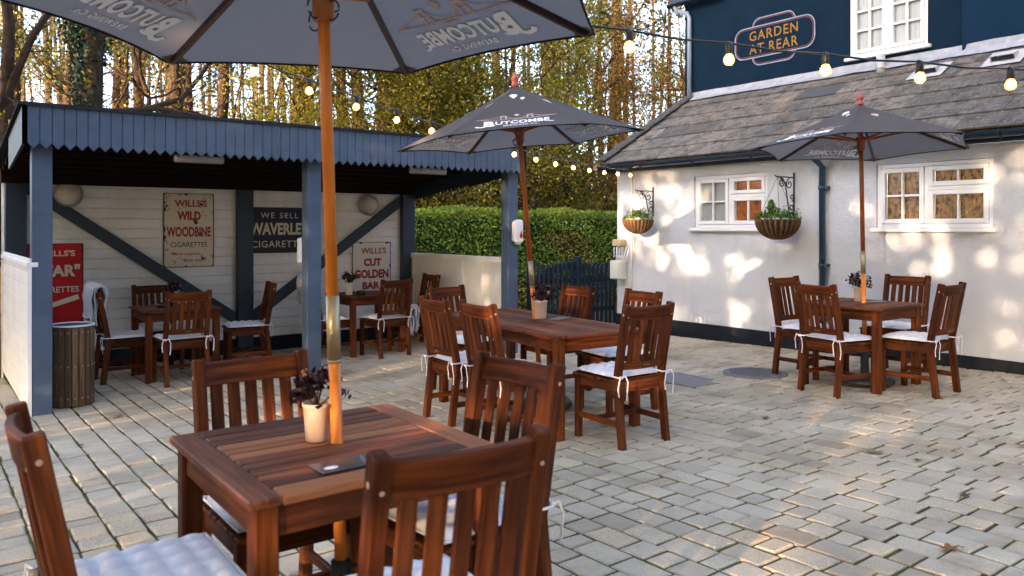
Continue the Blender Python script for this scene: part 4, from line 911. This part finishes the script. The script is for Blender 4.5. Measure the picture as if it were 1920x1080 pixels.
t = thing('ashtray', 'black ashtray on the left shelter table beside the dark plant', 'ashtray', (2.06, 8.93, TZ(2.2, 8.95))); MB().lathe([(0, .012), (.04, .012), (.052, .05), (.06, .05), (.058, 0), (0, 0)], 20).build('bowl', BLACK, t)
# blankets
def blanket(loc, rz, label, w_, front, back, ht, thick=.032):
    t = thing('blanket', label, 'blanket', loc, R_(rz), 'grey fleece blankets left on the chairs'); mb = MB()
    for L in range(3):
        o = .014 + L * .017; pr = [(-.02 - o, -back + L * .03)] + [(-.02 - o - .01 * math.sin(k * 1.3 + L), -back * (1 - k / 5)) for k in range(1, 5)]
        pr += [((.02 + o) * math.cos(a), (.02 + o) * math.sin(a) * 1.0 + .01) for a in np.linspace(math.pi, 0, 9)] + [(.02 + o + .02 * math.sin(k * .9 + L), -front * k / 5) for k in range(1, 6)]
        nx = 9; vs = []; fs = []
        for i in range(nx):
            x = -w_ / 2 + w_ * i / (nx - 1); wob = .010 * math.sin(i * 1.7 + L * 2)
            for (a, b) in pr: vs.append((x + .02 * math.sin(b * 9 + L), a + wob * (1 if b < 0 else .3), b + .012 * math.sin(i * 1.1 + L)))
        m = len(pr)
        for i in range(nx - 1):
            for j in range(m - 1): fs.append((i * m + j, i * m + j + 1, (i + 1) * m + j + 1, (i + 1) * m + j))
        mb.add(vs, fs, None, 0, True)
        for i in (0, nx - 1): mb.tube([vs[i * m + j] for j in range(m)], .008, 6)
        for j in (0, m - 1): mb.tube([vs[i * m + j] for i in range(nx)], .008, 6)
    mb.build('folds', BLANK, t); return t
c0 = math.cos; blanket((1.73 - .285, 9.05, gz(1.73, 9.06) + .945), -88, 'grey fleece blanket draped over the chair back beside the bin', .40, .20, .34, 0)
blanket((5.06, 8.93, gz(5.2, 9.1) + .50), 86, 'pale grey blanket bundled on the seat edge before the white panel', .34, .30, .26, 0)
blanket((3.755, 9.06, gz(4, 9) + .945), -90, 'grey blanket over a chair back behind the middle post', .36, .20, .30, 0)
# slatted bin
t = thing('litter_bin', 'round wooden slatted litter bin beside the left post', 'bin', (1.08, 7.93, gz(1.08, 7.93)))
for i in range(20):
    a = 2 * math.pi * i / 20; r = .168; mb = MB(); d = Vector((math.cos(a), math.sin(a), 0))
    mb.sweep([d * r + Vector((0, 0, .01)), d * r + Vector((0, 0, .70))], .047, .016, tuple(d), .003)
    for z in (.08, .36, .655): mb.tube([d * (r + .0085) + Vector((0, 0, z)), d * (r + .0115) + Vector((0, 0, z))], .006, 6, mi=1)
    mb.build('slat', [BINW, PLUG], t)
MB().lathe([(.155, .02), (.155, .66), (.150, .66), (.150, .02)], 24).build('inner_drum', STEELD, t)
MB().lathe([(.135, .60), (.150, .705), (.176, .715), (.18, .70), (.172, .69), (.15, .68), (.12, .55)], 24).build('liner_bag', BAGD, t); MB().lathe([(.168, .712), (.172, .722), (.182, .718), (.18, .706)], 28).build('rim', GREYP, t)

# ------------------------------------------------------------ festoon lights
def W_(d, lat, z): p = FW * d + RT * lat; return Vector((p[0], p[1], z))
def festoon(name_label, pts, bulbs, ext0, ext1):
    t = thing('string_lights', name_label, 'string lights', (0, 0, 0), 0, 'festoon strings over the courtyard'); cable = [Vector(ext0)] + pts + [Vector(ext1)]
    MB().tube(cable, .0055, 6).build('cable', BLACK, t); base = None
    for p in bulbs:
        if base is None:
            mb = MB().lathe([(.0, .006), (.012, .004), (.017, -.008), (.018, -.045), (.0155, -.052), (.0, -.052)], 12); mb.tube([(-.02, 0, 0), (.02, 0, 0)], .009, 6); h = mb.build('lamp_holder', BLACK, t, p)
            b = MB().lathe([(.013, -.050), (.018, -.058), (.0245, -.070), (.0265, -.082), (.0235, -.095), (.014, -.104), (.001, -.107)], 14).build('bulb', BULB, h)
            MB().lathe([(.001, -.060), (.010, -.068), (.0145, -.080), (.010, -.092), (.001, -.097)], 10).build('filament', FILA, h); base = h
        else:
            h = base.copy(); COL.objects.link(h); h.location = p
            for ch in base.children: c = ch.copy(); COL.objects.link(c); c.parent = h
PA = []
for n, (u, v) in enumerate(((1180, 57), (1367, 81), (1548, 101), (1725, 116), (1895, 129))):
    d = 3.7 * (1 + .0151 * n); PA.append(W_(d, (u - 960) / 1467 * d, 1.45 + (428 - v) / 1467 * d))
st = PA[0] - PA[1]; e1 = PA[4] - PA[3]; A2 = [PA[0] + st * k + Vector((0, 0, .02 * k * k)) for k in (3, 2, 1)] + PA + [PA[4] + e1 * k + Vector((0, 0, .02 * k * k)) for k in (1, 2, 3)]
fa = []
for a, b in zip(A2, A2[1:]): fa += [a, (a + b) / 2 - Vector((0, 0, .012))]
festoon('nearer string of lit filament bulbs crossing above the right half', fa + [A2[-1]], A2, A2[0] + st * 2 + Vector((0, 0, .3)), A2[-1] + e1 * 4 + Vector((0, 0, .4)))
PB = []
for n in range(-5, 15):
    d = 5 + .443 * n; lat = -1.65 + .239 * n; q = max(0, n) / 14; z = 2.53 - .33 * q * (2 - q) + .09 * q ** 3 * 1.0 if n >= 0 else 2.53 - .075 * n
    PB.append(W_(d, lat, z))
fb = []
for a, b in zip(PB, PB[1:]): fb += [a, (a + b) / 2 - Vector((0, 0, .012))]
festoon('farther string of lit bulbs running from the left to the pub corner', fb + [PB[-1]], PB[1:], PB[0] + (PB[0] - PB[1]) * 2, Vector((8.2, 8.1, 2.31)))

# ------------------------------------------------------------ fallen leaves
for i, (x, y, lab, sz) in enumerate(((4.755, 2.54, 'pale curled fallen leaf on the paving right of centre', .11), (4.78, 2.28, 'tiny brown fallen leaf just in front of the pale curled one', .05), (3.55, 1.56, 'bright orange brown fallen leaf near the bottom right', .085), (4.315, 1.82, 'rusty leaf lying on the paving at lower right', .07), (5.05, 3.53, 'yellow brown fallen leaf right of the long table', .07), (1.30, 7.06, 'orange leaf in front of the slatted bin', .09), (6.69, 3.0, 'brown leaf in front of the wall table chairs', .07), (5.58, 2.01, 'brown fallen leaf at the right edge of the paving', .07), (7.9, 3.0, 'red brown leaf against the black plinth', .06), (.9, 6.2, 'yellowish leaf on the mossy joints at left', .05))):
    random.seed(40 + i); mb = MB(); o = [(math.cos(a) * (1 + .35 * math.cos(5 * a)) * .5, math.sin(a) * (1 + .35 * math.cos(5 * a)) * .32) for a in np.linspace(0, 2 * math.pi, 26)[:-1]]
    vs = [(0, 0, .012)] + [(a * sz, b * sz, .006 + .025 * sz / .1 * (abs(a) ** 2 + abs(b) * .8) + random.uniform(0, .004)) for a, b in o]
    mb.add(vs, [(0, 1 + k, 1 + (k + 1) % 25) for k in range(25)], None, 0, True); mb.tube([(sz * .6, 0, .01), (sz * 1.0, sz * .1, .004)], .0015, 4)
    m = [DEADL]; ob = mb.build('fallen_leaf', m, None, (x, y, gz(x, y)), random.uniform(0, 6)); tag(ob, lab, 'leaf', 'fallen leaves on the paving')
    t = .98 if i == 0 else random.uniform(.1, .7)
    ob.data.attributes['gc'].data.foreach_set('vector', np.tile(np.array([t, .3, .3], np.float32), len(ob.data.vertices)))
# shrub poking in at the right edge
t = thing('wall_shrub', 'green leaved shrub just entering at the right edge of the frame', 'shrub', (7.95, 2.42, gz(7.95, 2.42)))
random.seed(9); mb = MB(); C = []
for i in range(12):
    a = random.uniform(0, 6.28); tip = Vector((math.cos(a) * .2, math.sin(a) * .22, random.uniform(.4, .85))); mb.tube([(0, 0, 0), tip * .6, tip], [.008, .006, .003], 5)
    for k in range(30): C.append(tip * random.uniform(.4, 1.05) + Vector((random.gauss(0, .05), random.gauss(0, .05), random.gauss(0, .04))))
mb.build('stem', BARKD, t); leaves('foliage', C, .055, L_BAS, t)

# ------------------------------------------------------------ trees
def grow(mb, p, d, L, r, depth, tips, sides=5, up=.12, spread=.75):
    n = 3; pts = [p]; rs = [r]; q = Vector(d)
    for i in range(n):
        q = (q + Vector((random.gauss(0, .16), random.gauss(0, .16), random.gauss(up, .12)))).normalized(); pts.append(pts[-1] + q * L / n); rs.append(r * (1 - .45 * (i + 1) / n))
    mb.tube(pts, rs, sides, caps=False)
    if depth == 0: tips.append(pts[-1]); tips.append(pts[-2]); return
    for k in range(random.choice([2, 3, 3])):
        b = random.choice(pts[1:]); e = (q + Vector((random.gauss(0, spread), random.gauss(0, spread), random.gauss(.05, .45)))).normalized()
        grow(mb, b, e, L * random.uniform(.55, .8), max(.004, r * .5), depth - 1, tips, max(3, sides - 1), up, spread)
def trunk_pts(h, lean, wob, n=8):
    a = random.uniform(0, 6.28); return [Vector((math.cos(a) * lean * (i / n) + random.gauss(0, wob), math.sin(a) * lean * (i / n) + random.gauss(0, wob), h * i / n - (.5 if i == 0 else 0))) for i in range(n + 1)]
def pine(seed, h, r, bark, nb=16):
    random.seed(seed); t = thing('pine_tree', 'pine', 'tree'); P = trunk_pts(h, random.uniform(.1, .8), .04); mb = MB(); mb.tube(P, [r * (1.15 - .85 * i / 8) for i in range(9)], 9, caps=False); C = []
    for k in range(nb):
        f = random.uniform(.14, .98); i = min(7, int(f * 8)); b = P[i].lerp(P[i + 1], f * 8 - i); a = random.uniform(0, 6.28); L = random.uniform(.5, 1.6) * (1 if f < .5 else 1.5); tp = []
        grow(mb, b, Vector((math.cos(a), math.sin(a), random.uniform(-.25, .35))), L, .018, 1 if f < .5 else 2, tp, 4, -.02)
        if f > .42:
            for e in tp: C += [(e.x + random.gauss(0, .22), e.y + random.gauss(0, .22), e.z + random.gauss(0, .16)) for _ in range(16)]
    mb.build('trunk', bark, t); leaves('crown', C, .17, L_PIN, t, asp=.5); return t
def broad(seed, h, r, bark, leafmat, nl, size, cz, rad, stems=1, name='broadleaf_tree', tone0=.0, tone1=1.0):
    sig = .30
    random.seed(seed); t = thing(name, 'tree', 'tree'); mb = MB(); tips = []
    for s in range(stems):
        P = trunk_pts(h, random.uniform(.3, 1.0) * (1 + .5 * stems), .07); mb.tube(P, [r * (1.1 - .95 * i / 8) for i in range(9)], 8, caps=False)
        for k in range(15):
            f = random.uniform(.16, .97); i = min(7, int(f * 8)); b = P[i].lerp(P[i + 1], f * 8 - i); a = random.uniform(0, 6.28)
            grow(mb, b, Vector((math.cos(a), math.sin(a), .35)), rad * random.uniform(.45, .8) * (1.15 - .5 * f), r * .32, 2, tips, 5)
    C = []; tone = []; cl = []
    if nl:
        tips = [e for e in tips if e.z > cz]; tips = random.sample(tips, int(len(tips) * .6))
        for k in range(nl):
            e = random.choice(tips); h_ = (e.x * 7.13 + e.y * 3.77 + e.z * 5.31) % 1.0; s = sig
            C.append((e.x + random.gauss(0, s), e.y + random.gauss(0, s), e.z + random.gauss(-.05, s * .8))); tone.append(tone0 + (tone1 - tone0) * (.55 * h_ + .45 * random.random())); cl.append(.4 + .6 * h_)
    mb.build('trunk', bark, t)
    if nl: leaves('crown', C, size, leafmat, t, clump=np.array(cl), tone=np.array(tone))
    return t
random.seed(21); rng = np.random.default_rng(5)
used = set()
def put_tree(proto, d, lat, rz, sc, label, group):
    o = proto if id(proto) not in used else copy_tree(proto); used.add(id(proto)); x, y = FW * d + RT * lat
    o.location = (x, y, gz(max(-12, min(16, x)), min(14, y)) - .05); o.rotation_euler = (0, 0, rz); o.scale = (sc, sc, sc * 1.0); tag(o, label, 'tree', group); return o
pines = [pine(100 + i, random.uniform(13, 17), random.uniform(.12, .20), [BARK, BARK, BARKD, BARK, BARKD][i], 20) for i in range(5)]
thin = [pine(120 + i, random.uniform(10, 13), random.uniform(.05, .08), [BARKL, BARKD, BARK][i], 14) for i in range(3)]
random.seed(33)
LP = 'tall pine trunk standing in the wood beyond the courtyard'; LT = 'slim young trunk standing among the pines beyond the courtyard'
k = 0
for row, (d0, d1, n) in enumerate(((17.5, 21, 10), (21, 27, 14), (27, 36, 18))):
    for i in range(n):
        d = random.uniform(d0, d1); f = (i + random.uniform(.1, .9)) / n; lat = d * (-.74 + 1.06 * f)
        x, y = FW * d + RT * lat
        if y < 14.2 or (x > 8 and y < 14.5): continue
        pr = pines[k % 5] if random.random() < .62 else thin[k % 3]; put_tree(pr, d, lat, random.uniform(0, 6.28), random.uniform(.85, 1.15), LP if pr in pines else LT, 'pine trunks of the wood' if pr in pines else 'slim trunks of the wood'); k += 1
yel = [broad(200, 7.2, .10, BARKD, L_YEL, 16000, .072, 1.4, 2.4), broad(201, 6.4, .08, BARKL, L_YEL, 13000, .07, 1.0, 2.2, 2)]
oli = [broad(210, 7.6, .11, BARKD, L_OLI, 16000, .072, 1.6, 2.6), broad(211, 6.2, .08, BARKD, L_OLI, 13000, .07, .9, 2.2, 2)]
rus = [broad(220, 7.4, .10, BARK, L_ORA, 6500, .07, 1.8, 2.4), broad(221, 6.4, .08, BARKL, L_ORA, 5000, .07, 1.4, 2.2)]
bare = [broad(230, 6.6, .09, BARKD, L_OLI, 500, .07, 1.5, 2.6, 1), broad(231, 6.0, .07, BARKD, L_YEL, 420, .07, 1.2, 2.4, 2)]
random.seed(44)
def at_u(protos, us, d0, d1, label, group, s0=.9, s1=1.15):
    for i, u in enumerate(us):
        d = random.uniform(d0, d1); put_tree(protos[i % len(protos)], d, (u - 960) / 1467 * d, random.uniform(0, 6.28), random.uniform(s0, s1), label, group)
at_u(yel, (560, 690, 820, 900), 16.5, 19.5, 'yellow and gold leaved tree behind the shelter roof', 'golden trees of the wood')
at_u(oli, (620, 745, 860, 985, 1060), 17.5, 21, 'olive green leaved tree among the golden ones behind the shelter', 'olive trees of the wood')
at_u(rus, (1085, 1170, 1255, 1330, 1010), 21, 27, 'rust and amber leaved tree between the hedge and the pub roof', 'rust coloured trees of the wood')
at_u(oli, (1130, 1220, 1300), 24, 29, 'olive leaved tree deep in the wood beside the pub roof', 'olive trees deep in the wood')
at_u(rus, (400, 200), 22, 27, 'rust leaved tree low behind the left half of the shelter', 'rust trees left in the wood', .8, 1.0)
at_u(bare, (60, 170, 300, 410, 500, 250), 17, 23, 'nearly bare tree with fine twigs behind the left half of the shelter', 'bare trees of the wood', .9, 1.15)
at_u(yel, (-90,), 17, 21, 'gold leaved tree at the left of the wood', 'golden trees left in the wood')
# big dark branching tree at the far left, ivy trunk and evergreen bush
random.seed(77); t = thing('branching_tree', 'big dark leaning tree with long bare limbs at the far left', 'tree', (.9, 13.0, -.25)); mb = MB(); tips = []
mb.tube([(-.25, .2, -.3), (-.1, .1, 1.5), (.05, 0, 3.0), (.1, .1, 4.6), (-.2, .2, 7.5)], [.14, .12, .10, .075, .035], 10, caps=False)
for pts, rs in (([(.05, 0, 2.6), (.7, -.1, 3.05), (1.4, 0, 3.45), (2.0, .0, 3.55), (2.9, -.1, 3.45), (3.9, .1, 3.4)], [.06, .055, .05, .045, .036, .02]), ([(1.9, 0, 3.54), (2.4, .1, 3.75), (2.7, .1, 4.15), (3.0, 0, 4.7)], [.05, .045, .035, .02]), ([(.08, 0, 3.6), (.35, -.2, 4.4), (.7, -.3, 5.0), (.9, -.4, 5.8)], [.06, .05, .04, .03]), ([(.0, 0, 3.3), (-.5, -.2, 4.1), (-1.1, -.3, 4.6)], [.05, .04, .03]), ([(2.9, -.1, 3.45), (3.6, -.3, 3.25), (4.4, -.3, 2.85), (5.0, -.2, 2.55)], [.035, .03, .022, .01]), ([(2.6, -.1, 3.5), (3.4, .2, 3.2), (4.2, .3, 2.75)], [.03, .022, .01])):
    mb.tube(pts, rs, 7, caps=False); V = [Vector(p) for p in pts]
    for j in range(16):
        i = random.randrange(1, len(V)); d = (V[i] - V[i - 1]).normalized(); b = V[i - 1].lerp(V[i], random.random())
        grow(mb, b, (d + Vector((random.gauss(0, .5), random.gauss(0, .4), random.gauss(-.1, .5)))).normalized(), random.uniform(.4, 1.0), .010, 2, tips, 4, -.05, .6)
for j in range(90):
    a = random.uniform(-2.2, 1.2); b = Vector((random.uniform(-.2, .15), .0, random.uniform(1.2, 3.6))); grow(mb, b, Vector((math.cos(a), math.sin(a), -.1)), random.uniform(.5, 1.1), .010, 2, tips, 3, -.12, .7)
mb.build('trunk', BARKD, t); C = []
for e in random.sample(tips, 60): C += [tuple(e + Vector((random.gauss(0, .1), random.gauss(0, .1), random.gauss(0, .08)))) for _ in range(5)]
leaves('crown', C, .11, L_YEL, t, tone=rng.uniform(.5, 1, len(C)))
random.seed(78); t = thing('ivy_clad_tree', 'straight trunk wrapped in dark green ivy behind the shelter roof', 'tree', (2.15, 14.2, -.25)); P = trunk_pts(11, .3, .03)
MB().tube(P, [.2 - .015 * i for i in range(9)], 9, caps=False).build('trunk', BARKD, t); C = []
for _ in range(7500):
    z = random.uniform(.2, 5.4); a = random.uniform(0, 6.28); r = abs(random.gauss(.21, .08)) * (1 + .35 * math.sin(z * 2.7)); C.append((r * math.cos(a), r * math.sin(a), z))
leaves('ivy', C, .075, L_IVY, t, asp=.8)
t = thing('evergreen_bush', 'dark evergreen bush rising behind the shelter roof', 'bush', (3.0, 12.9, -.25)); C = []
for _ in range(8500):
    a = random.uniform(0, 6.28); q = random.random() ** .4; e = random.uniform(-.3, 1.5); rr = 1 + .18 * math.sin(a * 5) * math.sin(e * 4); C.append((1.15 * q * rr * math.cos(a) * math.cos(e), .8 * q * rr * math.sin(a) * math.cos(e), 1.35 + 1.75 * q * rr * math.sin(e)))
mb = MB(); tp = []; grow(mb, Vector((0, 0, -.1)), Vector((0, 0, 1)), 1.6, .06, 3, tp); mb.build('stem', BARKD, t); leaves('foliage', C, .08, L_IVY, t, asp=.8)
# undergrowth shrubs in front of the wood
ug = [broad(240, 2.6, .03, BARKD, L_OLI, 2600, .07, .3, 1.3, 3, 'undergrowth_shrub'), broad(241, 2.4, .03, BARKD, L_ORA, 1800, .07, .3, 1.2, 3, 'undergrowth_shrub')]
for o in ug: o['category'] = 'shrub'
random.seed(50); us = [790, 850, 905, 930, 1010, 1050, 1090, 1130, 1180, 1240]
for i, u in enumerate(us):
    d = random.uniform(19, 24); o = put_tree(ug[i % 2], d, (u - 960) / 1467 * d, random.uniform(0, 6.28), random.uniform(.9, 1.5), ('green' if i % 2 == 0 else 'russet') + ' undergrowth shrub showing above the hedge', 'green shrubs over the hedge' if i % 2 == 0 else 'russet shrubs over the hedge'); o['category'] = 'shrub'
# far wood, one mass
def far_wood():
    random.seed(60); mb = MB()
    for i in range(150):
        d = random.uniform(40, 66); lat = d * random.uniform(-.8, .42); x, y = FW * d + RT * lat; r = random.uniform(.08, .2); mb.tube([(x, y, -.6), (x + random.gauss(0, .2), y, 8), (x + random.gauss(0, .4), y, 17)], [r, r * .8, r * .5], 5, caps=False)
    o = mb.build('far_wood_trunks', BARK); tag(o, 'mass of far trunks closing the wood behind', 'wood', kind='stuff')
    N = 7500; cl = rng.uniform(size=(520, 3)); D = 38 + 28 * cl[:, 0]; La = D * (-.82 + 1.25 * cl[:, 1]); Z = 16 * cl[:, 2] ** 1.5
    q = rng.integers(0, 520, N); x = FW[0] * D[q] + RT[0] * La[q] + rng.normal(0, 1.0, N); y = FW[1] * D[q] + RT[1] * La[q] + rng.normal(0, 1.0, N); z = Z[q] + rng.normal(0, .7, N)
    o = leaves('far_wood_foliage', np.stack([x, y, z], 1), .30, L_ORA, tone=np.clip(.3 + .5 * cl[q, 0] + rng.uniform(-.3, .3, N), 0, 1)); tag(o, 'mass of far amber foliage closing the wood behind', 'wood', kind='stuff')
far_wood()
# trees standing sunward of the courtyard, left of and behind the camera: their crowns shade it, with leaves cut away to aim flecks of sun
def wall_pt(u, v):
    r = (u - 960) / 1467; t = XW / (FW[0] + r * RT[0]); return np.array([XW, t * (FW[1] + r * RT[1]), 1.45 - (v - 428) / 1467 * t])
GAPS = [(wall_pt(*a), b, c) for a, b, c in (((1185, 395), .40, 1.2), ((1215, 440), .46, 1.2), ((1265, 465), .36, 1.2), ((1320, 486), .28, 1.05), ((1375, 500), .24, .95), ((1235, 345), .36, .85), ((1285, 375), .32, .8), ((1350, 430), .14, .6), ((1405, 505), .15, .3),
    ((1270, 590), .20, .6), ((1310, 605), .17, .7), ((1370, 590), .15, .6), ((1400, 610), .14, .5), ((1625, 395), .16, .85), ((1700, 425), .3, .5), ((1890, 330), .3, .6), ((1900, 400), .3, .5), ((1880, 460), .35, .45), ((1790, 470), .3, .35), ((1300, 275), .3, .5), ((1400, 165), .35, .35))]
GAPS += [(np.array(p), r, s) for p, r, s in (((1.72, 2.25, .80), .15, .9), ((1.72, 2.40, .72), .12, .9), ((3.7, 1.5, .04), .12, .25), ((1.15, 2.35, .85), .09, .9), ((.9, 2.9, .7), .12, .6), ((.72, 9.2, 1.08), .12, .8), ((6.6, 12.5, 1.5), .8, .75), ((8, 12.5, 1.3), .9, .8), ((9.6, 12.5, 1.4), .9, .8), ((11.2, 12.5, 1.2), .9, .75), ((12.8, 12.5, 1.4), 1.0, .75), ((8, 17, 4), 1.6, .6), ((12, 18, 4), 1.8, .6), ((10, 20, 6), 1.8, .6), ((16, 20, 3), 2.0, .6))]
def sunward():
    S = np.array(SUN_D); base = [(-10.6, -9.5), (-11.6, -6.6), (-10.8, -3.8), (-11.8, -1.1), (-10.9, 1.6), (-11.7, 4.3), (-11.0, 6.9), (-11.4, 9.4)]
    for i, (x, y) in enumerate(base):
        rg = np.random.default_rng(300 + i); N = 30000; q = rg.normal(size=(N, 3)); q /= np.linalg.norm(q, axis=1)[:, None]; q *= (rg.uniform(0, 1, N) ** .45)[:, None]; q[:, :2] *= (1 + .75 * np.clip(-q[:, 2], 0, 1))[:, None]
        C = np.array([x, y, 7.8]) + q * np.array([1.8, 2.1, 7.9]) + rg.normal(0, .12, (N, 3)); C = C[C[:, 2] > .5]; keep = np.ones(len(C), bool); pr = rg.uniform(0, 1, len(C))
        pm = np.zeros(len(C)); hx = (C + S * ((XW - C[:, 0]) / S[0])[:, None]); Yw, Zw = hx[:, 1], hx[:, 2]
        streak = .80 + .20 * np.sin(Zw * 15 + 2.5 * np.sin(Yw * 2.1 + 1)) * np.sin(Yw * 3.3 + Zw * 4) + .12 * np.sin(Yw * 13 - Zw * 9)
        for P, r, s in GAPS:
            w_ = C - P; tt = w_ @ S; e_ = w_ - tt[:, None] * S; dist = np.sqrt((e_[:, 0] ** 2 + e_[:, 1] ** 2) * .55 + (e_[:, 2] * 1.3) ** 2)
            q_ = np.clip((1.45 * r - dist) / (.95 * r), 0, 1); pm = np.maximum(pm, (.52 + .40 * s) * (q_ * q_ * (3 - 2 * q_)) ** .6)
        keep &= ~(pr < pm * streak)
        C = C[keep]; random.seed(310 + i); t = thing('broadleaf_tree', 'leafy tree on the sunward side, behind and left of the camera', 'tree', (x, y, 0), 0, 'trees sunward of the courtyard')
        mb = MB(); tp = []; P = [Vector((0, 0, -.4)), Vector((.1, 0, 2)), Vector((0, .1, 4.5)), Vector((0, 0, 12))]; mb.tube(P, [.24, .2, .16, .05], 8, caps=False)
        for k in range(10): a = random.uniform(0, 6.28); grow(mb, Vector((0, 0, random.uniform(1, 10.5))), Vector((math.cos(a), math.sin(a), .5)), 1.3, .05, 1, tp, 5)
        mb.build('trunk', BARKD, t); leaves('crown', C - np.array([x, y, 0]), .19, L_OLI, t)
sunward()
def screen_trees():  # added unseen trees that block low sky glow from the white wall
    rg = np.random.default_rng(400); N = 9000; q = rg.normal(size=(N, 3)); q /= np.linalg.norm(q, axis=1)[:, None]; q *= (rg.uniform(0, 1, N) ** .45)[:, None]
    C = np.array([0, 0, 6.3]) + q * np.array([2.2, 2.2, 6.2]) + rg.normal(0, .12, (N, 3)); proto = None
    for i, (x, y) in enumerate(((-13.5, -12.5), (-9.5, -13.5), (-5.5, -12.8), (-1.5, -13.6), (2.5, -12.9), (6.5, -13.4), (-15.8, 2.8), (-15.3, 4.6), (-15.6, 8.8))):
        if proto is None:
            random.seed(401); proto = t = thing('broadleaf_tree', 'added screen tree', 'tree'); mb = MB(); tp = []; mb.tube([(0, 0, -.4), (.1, 0, 2), (0, .1, 5), (0, 0, 12)], [.24, .2, .16, .05], 8, caps=False)
            for k in range(10): a = random.uniform(0, 6.28); grow(mb, Vector((0, 0, random.uniform(1, 10))), Vector((math.cos(a), math.sin(a), .5)), 1.5, .05, 1, tp, 5)
            mb.build('trunk', BARKD, t); leaves('crown', C, .34, L_OLI, t)
        else: t = copy_tree(proto)
        t.location = (x, y, 0); t.rotation_euler = (0, 0, i * 1.3); t.scale = (1, 1, 1.2 + .06 * (i % 3)); tag(t, 'added unseen tree screening low sky light behind the camera', 'tree', 'added screening trees behind the camera')
screen_trees()
